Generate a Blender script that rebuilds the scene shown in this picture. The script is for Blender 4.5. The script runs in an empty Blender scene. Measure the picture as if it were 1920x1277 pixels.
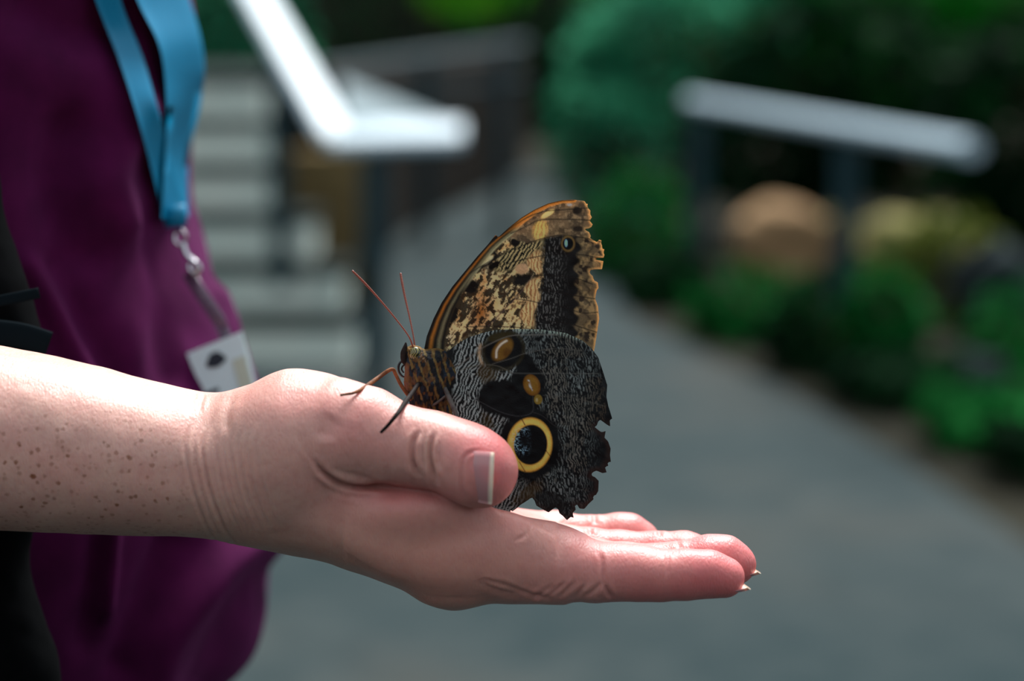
import bpy, bmesh, math, random
import numpy as np
from mathutils import Vector, Matrix

random.seed(7)
RNG = np.random.default_rng(11)

# ------------------------------------------------------------------ camera
FPX = 70.0 / 36.0 * 1920.0            # focal length in pixels of the 1920 x 1277 frame
CX, CY = 960.0, 638.5
HORIZON = 50.0                        # picture row of the horizon
PITCH = math.atan((CY - HORIZON) / FPX)
CAM = np.array([0.0, 0.0, 1.30])
SP, CP = math.sin(PITCH), math.cos(PITCH)
RIGHT = np.array([1.0, 0.0, 0.0])
UP = np.array([0.0, SP, CP])
FWD = np.array([0.0, CP, -SP])
FOCUS = 0.58                          # distance of the butterfly
K = FOCUS / FPX                       # metres per frame unit at the butterfly

scene = bpy.context.scene
col = scene.collection
cd = bpy.data.cameras.new('camera')
cam = bpy.data.objects.new('camera', cd)
col.objects.link(cam)
cam.location = CAM
cam.rotation_euler = (math.pi / 2 - PITCH, 0, 0)
cd.sensor_width = 36.0
cd.lens = 70.0
cd.clip_start = 0.02
cd.clip_end = 200
cd.dof.use_dof = True
cd.dof.focus_distance = FOCUS - 0.001
cd.dof.aperture_fstop = 5.8
scene.camera = cam

# ------------------------------------------------------------------ light
scene.view_settings.view_transform = 'Standard'
scene.view_settings.look = 'None'
scene.view_settings.exposure = 0.0
scene.view_settings.gamma = 1.0
scene.view_settings.use_curve_mapping = False

world = bpy.data.worlds.new('overcast_glass_roof')
scene.world = world
world.use_nodes = True
world.node_tree.nodes['Background'].inputs[0].default_value = (0.84, 0.94, 1.0, 1)
world.node_tree.nodes['Background'].inputs[1].default_value = 1.08

sd = bpy.data.lights.new('sun', 'SUN')
sd.energy = 8.3
sd.angle = math.radians(26)
sd.color = (1.0, 0.985, 0.96)
sun = bpy.data.objects.new('sun', sd)
col.objects.link(sun)
SUN_FROM = Vector((0.18, 0.58, 1.0)).normalized()      # direction towards the sun
sun.rotation_euler = SUN_FROM.to_track_quat('Z', 'Y').to_euler()
sun.location = (0, 0, 6)


# ------------------------------------------------------------------ frames and helpers
def pt(x, y, c=0.0):
    """photo pixel + distance behind the butterfly (frame units) -> frame coordinates"""
    m = 1.0 + c / FPX
    return np.array([(x - CX) * m, (y - CY) * m, c])

def to_world(P):
    P = np.asarray(P, dtype=np.float64)
    return CAM + FOCUS * FWD + K * (P[..., 0:1] * RIGHT - P[..., 1:2] * UP + P[..., 2:3] * FWD)

def to_pixel(P):
    m = 1.0 + P[:, 2] / FPX
    return np.stack([P[:, 0] / m + CX, P[:, 1] / m + CY], 1)

def ray(px, py):
    return FWD + (px - CX) / FPX * RIGHT - (py - CY) / FPX * UP

def at_depth(px, py, d):
    return CAM + d * ray(px, py)

def at_height(px, py, z):
    r = ray(px, py)
    return CAM + (z - CAM[2]) / r[2] * r

def lin(c):
    c = np.asarray(c, dtype=np.float64) / 255.0
    return np.where(c <= 0.04045, c / 12.92, ((c + 0.055) / 1.055) ** 2.4)

def rgb(r, g, b):
    v = lin((r, g, b))
    return (float(v[0]), float(v[1]), float(v[2]), 1.0)

def tag(o, label=None, cat=None, group=None, kind=None):
    if label: o['label'] = label
    if cat: o['category'] = cat
    if group: o['group'] = group
    if kind: o['kind'] = kind
    return o

def empty(name, loc):
    o = bpy.data.objects.new(name, None)
    o.empty_display_size = 0.05
    col.objects.link(o)
    o.location = [float(v) for v in loc]
    return o

def mesh_obj(name, V, F, mat, parent=None, smooth=True, origin=None, colors=None, attrs=None):
    """V world coordinates; F list of faces or (n,4) array. The mesh is stored about its parent's (or its own) origin."""
    V = np.asarray(V, dtype=np.float64)
    if parent is not None:
        o0 = np.array(parent.location) if parent.parent is None else np.array(parent['_org'])
    elif origin is not None:
        o0 = np.asarray(origin, dtype=np.float64)
    else:
        o0 = np.array([(V[:, 0].min() + V[:, 0].max()) / 2, (V[:, 1].min() + V[:, 1].max()) / 2, V[:, 2].min()])
    L = V - o0
    me = bpy.data.meshes.new(name)
    if isinstance(F, np.ndarray) and F.ndim == 2:
        n = F.shape[1]
        me.vertices.add(len(L)); me.vertices.foreach_set('co', L.astype(np.float32).ravel())
        me.loops.add(F.size); me.loops.foreach_set('vertex_index', F.astype(np.int32).ravel())
        me.polygons.add(len(F))
        me.polygons.foreach_set('loop_start', np.arange(0, F.size, n, dtype=np.int32))
        me.update(calc_edges=True); me.validate()
    else:
        me.from_pydata([tuple(v) for v in L], [], [tuple(int(i) for i in f) for f in F])
        me.update()
    if smooth and len(me.polygons):
        me.polygons.foreach_set('use_smooth', np.ones(len(me.polygons), dtype=bool))
    if colors is not None:
        a = me.attributes.new('tint', 'FLOAT_COLOR', 'POINT')
        c4 = np.ones((len(V), 4), dtype=np.float32); c4[:, :3] = colors
        a.data.foreach_set('color', c4.ravel())
    for nm, vals in (attrs or {}).items():
        a = me.attributes.new(nm, 'FLOAT', 'POINT')
        a.data.foreach_set('value', np.asarray(vals, dtype=np.float32))
    if mat is not None:
        me.materials.append(mat)
    o = bpy.data.objects.new(name, me)
    col.objects.link(o)
    if parent is not None:
        o.parent = parent
        o['_org'] = [float(v) for v in o0]
    else:
        o.location = [float(v) for v in o0]
        o['_org'] = [float(v) for v in o0]
    return o

def fobj(name, P, F, mat, parent=None, **kw):
    return mesh_obj(name, to_world(P), F, mat, parent, **kw)

# ------------------------------------------------------------------ value noise in numpy
def _hash(ix, iy, iz, seed):
    h = (ix.astype(np.int64) * 374761393 + iy.astype(np.int64) * 668265263 + iz.astype(np.int64) * 2147483647 + seed * 1274126177) & 0xffffffff
    h = ((h ^ (h >> 13)) * 1274126177) & 0xffffffff
    h = ((h ^ (h >> 16)) * 2246822519) & 0xffffffff
    return ((h ^ (h >> 15)) & 0xffffff) / float(0xffffff)

def vnoise(x, y, z=None, seed=0):
    x = np.asarray(x, dtype=np.float64); y = np.asarray(y, dtype=np.float64)
    z = np.zeros_like(x) if z is None else np.asarray(z, dtype=np.float64)
    ix, iy, iz = np.floor(x), np.floor(y), np.floor(z)
    fx, fy, fz = x - ix, y - iy, z - iz
    fx, fy, fz = [f * f * f * (f * (f * 6 - 15) + 10) for f in (fx, fy, fz)]
    r = 0
    for dx in (0, 1):
        for dy in (0, 1):
            for dz in (0, 1):
                w = (fx if dx else 1 - fx) * (fy if dy else 1 - fy) * (fz if dz else 1 - fz)
                r = r + w * _hash(ix + dx, iy + dy, iz + dz, seed)
    return r

def fbm(x, y, z=None, seed=0, octs=4):
    r, a, t = 0, 0.5, 0
    zz = 0 if z is None else z
    for o in range(octs):
        r = r + a * vnoise(x * 2 ** o, y * 2 ** o, None if z is None else z * 2 ** o, seed + o * 17)
        t += a; a *= 0.5
    return r / t

def sstep(a, b, x):
    t = np.clip((x - a) / (b - a), 0, 1)
    return t * t * (3 - 2 * t)

def spl(xs, vs, x):
    """cubic Hermite through stations"""
    xs = np.asarray(xs, dtype=np.float64); vs = np.asarray(vs, dtype=np.float64)
    x = np.clip(x, xs[0], xs[-1])
    s = np.diff(vs) / np.diff(xs)
    m = np.empty_like(vs); m[0] = s[0]; m[-1] = s[-1]
    m[1:-1] = (s[:-1] + s[1:]) / 2
    i = np.clip(np.searchsorted(xs, x) - 1, 0, len(xs) - 2)
    h = xs[i + 1] - xs[i]; t = (x - xs[i]) / h
    return ((2 * t ** 3 - 3 * t ** 2 + 1) * vs[i] + (t ** 3 - 2 * t ** 2 + t) * h * m[i]
            + (-2 * t ** 3 + 3 * t ** 2) * vs[i + 1] + (t ** 3 - t ** 2) * h * m[i + 1])

# ------------------------------------------------------------------ distance fields
class Field:
    """implicit surface on a (possibly uneven) grid in frame units"""
    def __init__(self, xs, ys, cs):
        self.ax = [np.asarray(a, dtype=np.float32) for a in (xs, ys, cs)]
        self.F = np.full([len(a) for a in self.ax], 500.0, dtype=np.float32)
    def block(self, lo, hi):
        return tuple(slice(max(0, int(np.searchsorted(a, l)) - 1), int(np.searchsorted(a, h)) + 1) for a, l, h in zip(self.ax, lo, hi))
    def merge(self, fn, lo, hi, k=10.0, sub=False):
        b = self.block(lo, hi)
        X = self.ax[0][b[0]][:, None, None]; Y = self.ax[1][b[1]][None, :, None]; C = self.ax[2][b[2]][None, None, :]
        d = fn(X, Y, C).astype(np.float32)
        f = self.F[b]
        kk = k(X, Y, C) if callable(k) else k
        if sub:
            d = -d
            h = np.maximum(kk - np.abs(f - d), 0) / kk
            self.F[b] = np.maximum(f, d) + h * h * kk * 0.25
        else:
            h = np.maximum(kk - np.abs(f - d), 0) / kk
            self.F[b] = np.minimum(f, d) - h * h * kk * 0.25
    def chain(self, pts, k=10.0, kin=12.0, sub=False, pad=40, sy=1.0):
        pts = np.asarray(pts, dtype=np.float64)
        lo = (pts[:, :3] - pts[:, 3:4]).min(0) - pad; hi = (pts[:, :3] + pts[:, 3:4]).max(0) + pad
        def fn(X, Y, C):
            r = None
            for p, q in zip(pts[:-1], pts[1:]):
                ba = q[:3] - p[:3]; L = float(ba @ ba)
                x, y, c = X - p[0], Y - p[1], C - p[2]
                t = np.clip((x * ba[0] + y * ba[1] + c * ba[2]) / L, 0, 1)
                d = np.sqrt((x - t * ba[0]) ** 2 + (y - t * ba[1]) ** 2 + (c - t * ba[2]) ** 2) - (p[3] + t * (q[3] - p[3]))
                if r is None: r = d
                else:
                    h = np.maximum(kin - np.abs(r - d), 0) / kin
                    r = np.minimum(r, d) - h * h * kin * 0.25
            return r
        self.merge(fn, lo, hi, k, sub)
    def ellipsoid(self, ctr, rad, k=10.0, rot=None, sub=False, pad=40):
        ctr = np.asarray(ctr); rad = np.asarray(rad, dtype=np.float64)
        R = np.eye(3) if rot is None else np.array(rot)
        rm = rad.max() if rot is not None else None
        ext = rad if rot is None else np.array([rm] * 3)
        def fn(X, Y, C):
            x, y, c = X - ctr[0], Y - ctr[1], C - ctr[2]
            q = [R[i][0] * x + R[i][1] * y + R[i][2] * c for i in range(3)]
            k0 = np.sqrt(sum((q[i] / rad[i]) ** 2 for i in range(3)))
            k1 = np.sqrt(sum((q[i] / rad[i] ** 2) ** 2 for i in range(3))) + 1e-6
            return k0 * (k0 - 1) / k1
        self.merge(fn, ctr - ext - pad, ctr + ext + pad, k, sub)
    def mesh(self, smooth=2):
        F = self.F; ins = F < 0
        n0, n1, n2 = F.shape
        cnt = np.zeros((n0 - 1, n1 - 1, n2 - 1), dtype=np.uint8)
        for i in (0, 1):
            for j in (0, 1):
                for l in (0, 1):
                    cnt += ins[i:n0 - 1 + i, j:n1 - 1 + j, l:n2 - 1 + l]
        act = (cnt > 0) & (cnt < 8)
        ci = np.argwhere(act)
        vid = np.full(act.shape, -1, dtype=np.int32)
        vid[ci[:, 0], ci[:, 1], ci[:, 2]] = np.arange(len(ci))
        vals = {}; pos = {}
        for i in (0, 1):
            for j in (0, 1):
                for l in (0, 1):
                    vals[i, j, l] = F[ci[:, 0] + i, ci[:, 1] + j, ci[:, 2] + l].astype(np.float64)
                    pos[i, j, l] = np.stack([self.ax[0][ci[:, 0] + i], self.ax[1][ci[:, 1] + j], self.ax[2][ci[:, 2] + l]], 1).astype(np.float64)
        acc = np.zeros((len(ci), 3)); w = np.zeros(len(ci))
        cor = list(vals)
        for a in cor:
            for b in cor:
                if a < b and sum(abs(p - q) for p, q in zip(a, b)) == 1:
                    fa, fb = vals[a], vals[b]
                    m = (fa < 0) != (fb < 0)
                    t = np.where(m, fa / np.where(m, fa - fb, 1), 0)
                    acc += np.where(m[:, None], pos[a] + t[:, None] * (pos[b] - pos[a]), 0); w += m
        V = acc / w[:, None]
        Q = []
        for axis in range(3):
            sl0 = [slice(None)] * 3; sl1 = [slice(None)] * 3
            sl0[axis] = slice(0, -1); sl1[axis] = slice(1, None)
            ch = ins[tuple(sl0)] != ins[tuple(sl1)]
            u, v = [(1, 2), (2, 0), (0, 1)][axis]
            e = np.argwhere(ch)
            ok = (e[:, u] > 0) & (e[:, v] > 0) & (e[:, u] < F.shape[u] - 1) & (e[:, v] < F.shape[v] - 1)
            e = e[ok]
            def cell(du, dv):
                c = e.copy(); c[:, u] += du; c[:, v] += dv
                return vid[c[:, 0], c[:, 1], c[:, 2]]
            q = np.stack([cell(-1, -1), cell(0, -1), cell(0, 0), cell(-1, 0)], 1)
            flip = ~ins[e[:, 0], e[:, 1], e[:, 2]]
            q[flip] = q[flip][:, ::-1]
            Q.append(q)
        Q = np.concatenate(Q)
        Q = Q[(Q >= 0).all(1)]
        for _ in range(smooth):
            V = laplace(V, Q, 0.5)
        return V, Q

def laplace(V, Q, lam):
    E = np.concatenate([Q[:, [0, 1]], Q[:, [1, 2]], Q[:, [2, 3]], Q[:, [3, 0]]])
    n = len(V); d = np.bincount(E.ravel(), minlength=n)
    out = np.empty_like(V)
    for a in range(3):
        s = np.bincount(E[:, 0], V[E[:, 1], a], n) + np.bincount(E[:, 1], V[E[:, 0], a], n)
        out[:, a] = V[:, a] + lam * (s / np.maximum(d, 1) - V[:, a])
    return out

def normals(V, Q):
    d1 = V[Q[:, 2]] - V[Q[:, 0]]; d2 = V[Q[:, 3]] - V[Q[:, 1]]
    n = np.cross(d1, d2)
    N = np.zeros_like(V)
    for i in range(4):
        for a in range(3):
            N[:, a] += np.bincount(Q[:, i], n[:, a], len(V))
    return N / (np.linalg.norm(N, axis=1, keepdims=True) + 1e-9)

def poly_dist_t(P, line):
    """distance to a polyline and the position (0..1) of the nearest point along it"""
    line = np.asarray(line, dtype=np.float64)
    best = np.full(len(P), 1e9); tt = np.zeros(len(P)); n = len(line) - 1
    for i, (a, b) in enumerate(zip(line[:-1], line[1:])):
        ab = b - a; t = np.clip(((P - a) @ ab) / (ab @ ab), 0, 1)
        d = np.linalg.norm(P - a - t[:, None] * ab, axis=1)
        m = d < best
        best = np.where(m, d, best); tt = np.where(m, (i + t) / n, tt)
    return best, tt

def poly_dist(P, line):
    line = np.asarray(line, dtype=np.float64)
    best = np.full(len(P), 1e9)
    for a, b in zip(line[:-1], line[1:]):
        ab = b - a; t = np.clip(((P - a) @ ab) / (ab @ ab), 0, 1)
        best = np.minimum(best, np.linalg.norm(P - a - t[:, None] * ab, axis=1))
    return best

def smooth_line(pts, n=8):
    pts = np.asarray(pts, dtype=np.float64)
    if len(pts) < 3: return pts
    t = np.arange(len(pts)); tt = np.linspace(0, len(pts) - 1, (len(pts) - 1) * n + 1)
    return np.stack([spl(t, pts[:, i], tt) for i in range(pts.shape[1])], 1)

def tube(pts, radii, n=10, caps=True, flat=1.0, ref=(0, 0, 1)):
    """round tube along points; returns V, F"""
    pts = np.asarray(pts, dtype=np.float64); radii = np.broadcast_to(np.asarray(radii, dtype=np.float64), (len(pts),))
    T = np.gradient(pts, axis=0); T /= np.linalg.norm(T, axis=1, keepdims=True) + 1e-12
    ref = np.asarray(ref, dtype=np.float64)
    V = []; F = []
    u = None
    for i in range(len(pts)):
        if u is None:
            u = np.cross(T[i], ref)
            if np.linalg.norm(u) < 1e-3: u = np.cross(T[i], (1, 0, 0))
        else:
            u = u - (u @ T[i]) * T[i]
        u = u / np.linalg.norm(u); v = np.cross(T[i], u)
        for j in range(n):
            a = 2 * math.pi * j / n
            V.append(pts[i] + radii[i] * (math.cos(a) * u + flat * math.sin(a) * v))
    m = len(pts)
    for i in range(m - 1):
        for j in range(n):
            F.append((i * n + j, i * n + (j + 1) % n, (i + 1) * n + (j + 1) % n, (i + 1) * n + j))
    if caps:
        F.append(tuple(range(n - 1, -1, -1))); F.append(tuple(range((m - 1) * n, m * n)))
    return np.array(V), F

def beam(a, b, w, h, up=(0, 0, 1), bevel=0.25):
    """bevelled rectangular bar between world points a, b; w across, h along up"""
    a = np.asarray(a, float); b = np.asarray(b, float)
    t = (b - a) / np.linalg.norm(b - a); up = np.asarray(up, float)
    s = np.cross(t, up); s /= np.linalg.norm(s); u = np.cross(s, t)
    e = bevel * min(w, h)
    prof = [(-w / 2 + e, -h / 2), (w / 2 - e, -h / 2), (w / 2, -h / 2 + e), (w / 2, h / 2 - e), (w / 2 - e, h / 2), (-w / 2 + e, h / 2), (-w / 2, h / 2 - e), (-w / 2, -h / 2 + e)]
    V = [p + x * s + y * u for p in (a, b) for x, y in prof]
    F = [(j, (j + 1) % 8, 8 + (j + 1) % 8, 8 + j) for j in range(8)] + [tuple(range(7, -1, -1)), tuple(range(8, 16))]
    return np.array(V), F

def join(*parts):
    V = []; F = []; o = 0
    for v, f in parts:
        V.append(np.asarray(v)); F += [tuple(i + o for i in q) for q in f]; o += len(v)
    return np.concatenate(V), F

# ------------------------------------------------------------------ materials
def new_mat(name, color=(0.5, 0.5, 0.5, 1), rough=0.6, metal=0.0, spec=0.5):
    m = bpy.data.materials.new(name); m.use_nodes = True
    b = m.node_tree.nodes['Principled BSDF']
    b.inputs['Base Color'].default_value = color
    b.inputs['Roughness'].default_value = rough
    b.inputs['Metallic'].default_value = metal
    b.inputs['Specular IOR Level'].default_value = spec
    return m, m.node_tree, b

def noise_node(nt, scale, detail=4, rough=0.55, stretch=None, dist=0.0):
    tc = nt.nodes.new('ShaderNodeTexCoord')
    n = nt.nodes.new('ShaderNodeTexNoise')
    n.inputs['Scale'].default_value = scale; n.inputs['Detail'].default_value = detail
    n.inputs['Roughness'].default_value = rough; n.inputs['Distortion'].default_value = dist
    if stretch:
        mp = nt.nodes.new('ShaderNodeMapping'); mp.inputs['Scale'].default_value = stretch
        nt.links.new(tc.outputs['Object'], mp.inputs['Vector']); nt.links.new(mp.outputs['Vector'], n.inputs['Vector'])
    else:
        nt.links.new(tc.outputs['Object'], n.inputs['Vector'])
    return n

def ramp(nt, sock, stops):
    r = nt.nodes.new('ShaderNodeValToRGB'); e = r.color_ramp.elements
    while len(e) < len(stops): e.new(0.5)
    for el, (p, c) in zip(e, stops):
        el.position = p; el.color = c
    nt.links.new(sock, r.inputs['Fac'])
    return r.outputs['Color']

def bump(nt, b, height, strength=0.3, dist=0.01):
    bn = nt.nodes.new('ShaderNodeBump')
    bn.inputs['Strength'].default_value = strength; bn.inputs['Distance'].default_value = dist
    nt.links.new(height, bn.inputs['Height'])
    nt.links.new(bn.outputs['Normal'], b.inputs['Normal'])
    return bn

def math_node(nt, op, a, b=None, clamp=False):
    n = nt.nodes.new('ShaderNodeMath'); n.operation = op; n.use_clamp = clamp
    for i, v in enumerate((a, b)):
        if v is None: continue
        if isinstance(v, (int, float)): n.inputs[i].default_value = v
        else: nt.links.new(v, n.inputs[i])
    return n.outputs[0]

def mix_col(nt, fac, a, b, blend='MIX'):
    n = nt.nodes.new('ShaderNodeMix'); n.data_type = 'RGBA'; n.blend_type = blend
    for s, v in ((n.inputs[0], fac), (n.inputs[6], a), (n.inputs[7], b)):
        if isinstance(v, (int, float)): s.default_value = v
        elif isinstance(v, tuple): s.default_value = v
        else: nt.links.new(v, s)
    return n.outputs[2]

def mottled(name, c1, c2, scale, rough=0.7, bump_s=0.2, bump_d=0.01, spec=0.08, metal=0.0, stretch=None, detail=5):
    m, nt, b = new_mat(name, c1, rough, metal, spec)
    n = noise_node(nt, scale, detail, stretch=stretch)
    nt.links.new(ramp(nt, n.outputs['Fac'], [(0.3, c1), (0.7, c2)]), b.inputs['Base Color'])
    if bump_s: bump(nt, b, n.outputs['Fac'], bump_s, bump_d)
    return m

def attr_node(nt, name):
    a = nt.nodes.new('ShaderNodeAttribute'); a.attribute_name = name
    return a

# ------------------------------------------------------------------ the place: path, ground, walls
def slab(name, poly, z0, z1, mat, parent=None, kind=None):
    poly = [np.asarray(p[:2], float) for p in poly]; n = len(poly)
    V = [np.array([p[0], p[1], z1]) for p in poly] + [np.array([p[0], p[1], z0]) for p in poly]
    area = sum(poly[i][0] * poly[(i + 1) % n][1] - poly[(i + 1) % n][0] * poly[i][1] for i in range(n))
    idx = list(range(n)) if area > 0 else list(range(n - 1, -1, -1))
    F = [tuple(idx), tuple(n + i for i in idx[::-1])]
    for a, b in zip(idx, idx[1:] + idx[:1]):
        F.append((a, n + a, n + b, b))
    o = mesh_obj(name, np.array(V), F, mat, parent, smooth=False)
    if kind and parent is None: o['kind'] = kind
    return o

SOIL = mottled('soil', rgb(22, 24, 18), rgb(38, 36, 27), 3.0, 0.95, 0.6, 0.05)
slab('ground', [(-40, -6), (40, -6), (40, 50), (-40, 50)], -0.30, -0.03, SOIL, kind='structure')

ASPH, nt_, b_ = new_mat('worn_asphalt', rgb(100, 108, 108), 0.9, 0, 0.08)
n1_ = noise_node(nt_, 0.9, 3); n2_ = noise_node(nt_, 9.0, 4); n3_ = noise_node(nt_, 120, 3)
c_ = ramp(nt_, n1_.outputs['Fac'], [(0.3, rgb(26, 41, 44)), (0.55, rgb(41, 50, 51)), (0.75, rgb(62, 61, 57))])
c_ = mix_col(nt_, 0.35, c_, ramp(nt_, n2_.outputs['Fac'], [(0.35, rgb(27, 41, 44)), (0.65, rgb(56, 63, 63))]))
nt_.links.new(c_, b_.inputs['Base Color'])
bump(nt_, b_, n3_.outputs['Fac'], 0.5, 0.006)
pr = [at_height(x, y, 0) for x, y in ((1920, 1012), (1700, 868), (1480, 735), (1300, 655), (1190, 600), (1110, 480), (1060, 380), (1045, 318))]
pl = [at_height(x, y, 0) for x, y in ((985, 318), (930, 350), (840, 395), (740, 440), (560, 560), (200, 700))]
near_r = pr[0] + (pr[0] - pr[1]) * 4
slab('path', [near_r] + pr + pl + [np.array([-3.2, 5.0]), np.array([-3.2, -2.5]), np.array([near_r[0], -2.5])], -0.06, 0.0, ASPH, kind='structure')

KERB = mottled('kerb_stone', rgb(84, 84, 76), rgb(110, 108, 98), 12, 0.9, 0.3, 0.01)
# low brown stone wall along the left of the path
WALLM = mottled('brown_stone', rgb(20, 17, 14), rgb(36, 30, 24), 5, 0.9, 0.8, 0.04)
def wall(name, pts, h, th, mat):
    L = [np.asarray(p[:2], float) for p in pts]
    out = []
    for i, p in enumerate(L):
        d = (L[min(i + 1, len(L) - 1)] - L[max(i - 1, 0)]); d /= np.linalg.norm(d)
        out.append(p + th * np.array([-d[1], d[0]]))
    return slab(name, L + out[::-1], -0.05, h, mat, kind='structure')
wl = [at_height(x, y, 0) for x, y in ((665, 545), (760, 432), (850, 385), (940, 342), (985, 314))]
wall('wall_left', wl, 1.05, 0.4, WALLM)
DARKWALL = mottled('dark_brick', rgb(24, 22, 20), rgb(42, 37, 34), 4, 0.95, 0.6, 0.03)  # dark brown is the brick's own colour
slab('wall_back', [(-34, 33), (34, 33), (34, 33.5), (-34, 33.5)], -0.05, 6.0, DARKWALL, kind='structure')

slab('wall_unseen_blocker', [(-9, -2.4), (9, -2.4), (9, -2.8), (-9, -2.8)], -0.05, 2.2, DARKWALL, kind='structure')  # added out of view behind the camera to cut frontal sky light

PIER = mottled('ochre_stone', rgb(84, 70, 46), rgb(110, 94, 64), 5, 0.9, 0.6, 0.03)
pa, pb = at_depth(548, 400, 9.4), at_depth(694, 400, 9.4)
slab('wall_stairs', [(pa[0], pa[1]), (pb[0], pb[1]), (pb[0], pb[1] + 0.35), (pa[0], pa[1] + 0.35)], -0.05, 0.72, PIER, kind='structure')

# ------------------------------------------------------------------ stairs on the left
RISER = mottled('pale_concrete', rgb(205, 220, 212), rgb(232, 236, 226), 6, 0.85, 0.2, 0.01)
TREAD = mottled('dark_tread', rgb(12, 22, 22), rgb(22, 34, 33), 8, 0.8, 0.2, 0.01)
base = at_height(660, 685, 0)
STAIRS = empty('stairs', (base[0] - 0.8, base[1], 0)); STAIRS['kind'] = 'structure'
ends = [660, 642, 585, 520, 505, 495]
for n in range(6):
    y0 = base[1] + 0.27 * n; z0 = 0.18 * n
    x1 = (ends[n] - CX) / FPX * (y0 * CP + (CAM[2] - z0) * SP)
    x0 = base[0] - 2.2
    dep = 0.27 if n < 5 else 2.4
    v, F = beam((x0, y0 + dep / 2 + 0.02, z0 + 0.07), (x1, y0 + dep / 2 + 0.02, z0 + 0.07), dep - 0.02, 0.14, bevel=0.05)
    st_ = mesh_obj('step', v, F, RISER, STAIRS, smooth=False)
    v, F = beam((x0, y0 + dep / 2, z0 + 0.16), (x1 + 0.02, y0 + dep / 2, z0 + 0.16), dep + 0.03, 0.04, bevel=0.2)
    mesh_obj('tread', v, F, TREAD, st_, smooth=False)

# ------------------------------------------------------------------ handrails
RAILW = mottled('white_painted_rail', rgb(146, 166, 178), rgb(160, 178, 188), 20, 0.4, 0.05, 0.002, 0.3)
RAILF = mottled('weathered_rail', rgb(58, 74, 80), rgb(84, 98, 102), 3, 0.4, 0.05, 0.002)
RAILG = mottled('grey_metal', rgb(92, 108, 114), rgb(112, 126, 130), 20, 0.4, 0.05, 0.002)
POSTM = mottled('dark_teal_paint', rgb(24, 44, 50), rgb(34, 56, 62), 20, 0.45, 0.05, 0.002)
def post(parent, top, w=0.09, bottom=0.0, mat=None):
    v, F = beam((top[0], top[1], bottom), (top[0], top[1], top[2]), w, w, up=(0, 1, 0), bevel=0.2)
    return mesh_obj('post', v, F, mat or POSTM, parent, smooth=False)
def rail_bar(parent, a, b, w=0.11, h=0.05, mat=None, name='rail', up=(0, 0, 1)):
    v, F = beam(a, b, w, h, up=up, bevel=0.35)
    return mesh_obj(name, v, F, mat or RAILW, parent, smooth=False)
cA = at_height(632, 258, 0.93)
HR = empty('stair_handrail', (cA[0], cA[1], 0))
tag(HR, 'white flat-topped stair handrail on dark teal posts beside the steps', 'handrail')
dA = (cA - CAM) @ FWD
up_ = at_depth(430, -95, dA * 1.17)
rail_bar(HR, cA, up_, 0.115, 0.045)
eB = at_depth(868, 252, dA * 1.0)
rail_bar(HR, cA + np.array([-0.02, 0, 0]), eB, 0.15, 0.045, up=(0, -0.42, 1))
# tilted grey board closing the corner
p1, p2, p3 = at_depth(645, 222, dA * 1.03), at_depth(868, 240, dA * 1.03), at_depth(640, 148, dA * 1.12)
tri = np.array([p1, p2, p3]); tb = tri - np.array([0, 0, 0.03])
mesh_obj('corner_board', np.concatenate([tri, tb]), [(0, 1, 2), (5, 4, 3), (0, 3, 4, 1), (1, 4, 5, 2), (2, 5, 3, 0)], RAILG, HR, smooth=False)
post(HR, at_depth(700, 285, dA * 1.0), 0.085)
post(HR, at_depth(520, 110, dA * 1.13), 0.075, 0.3)
v, F = beam(at_depth(700, 470, dA), at_depth(700, 500, dA), 0.1, 0.1, up=(0, 1, 0)); mesh_obj('post_collar', v, F, POSTM, HR, smooth=False)

FR = empty('far_handrail', at_height(800, 200, 0) * np.array([1, 1, 0]))
a_, b2_ = at_depth(600, 132, 11.5), at_depth(985, 82, 12.2)
tag(FR, 'distant grey metal handrail above the brown stone wall', 'handrail')
FR.location = ((a_[0] + b2_[0]) / 2, (a_[1] + b2_[1]) / 2, 0)
rail_bar(FR, a_, b2_, 0.07, 0.06, RAILF)
rail_bar(FR, a_ - np.array([0, 0, .22]), b2_ - np.array([0, 0, .22]), 0.04, 0.05, POSTM, 'lower_rail')
for t in (0.12, 0.5, 0.88):
    p = a_ + t * (b2_ - a_); post(FR, p, 0.08)

RR = empty('path_handrail', (0, 0, 0))
r0, r1 = at_height(1296, 189, 0.93), at_height(1822, 279, 0.93)
RR.location = ((r0[0] + r1[0]) / 2, (r0[1] + r1[1]) / 2, 0)
tag(RR, 'pale straight handrail on dark posts along the planted right edge of the path', 'handrail')
rail_bar(RR, r0, r1, 0.08, 0.068)
dr = r1 - r0
def rail_at(px):
    lo, hi = 0.0, 1.0
    for _ in range(40):
        mid = (lo + hi) / 2; p = r0 + mid * dr - CAM
        x = CX + FPX * (p @ RIGHT) / (p @ FWD)
        lo, hi = (mid, hi) if x < px else (lo, mid)
    return r0 + lo * dr
for px in (1312, 1590): post(RR, rail_at(px) - np.array([0, 0, 0.03]), 0.09)

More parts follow.
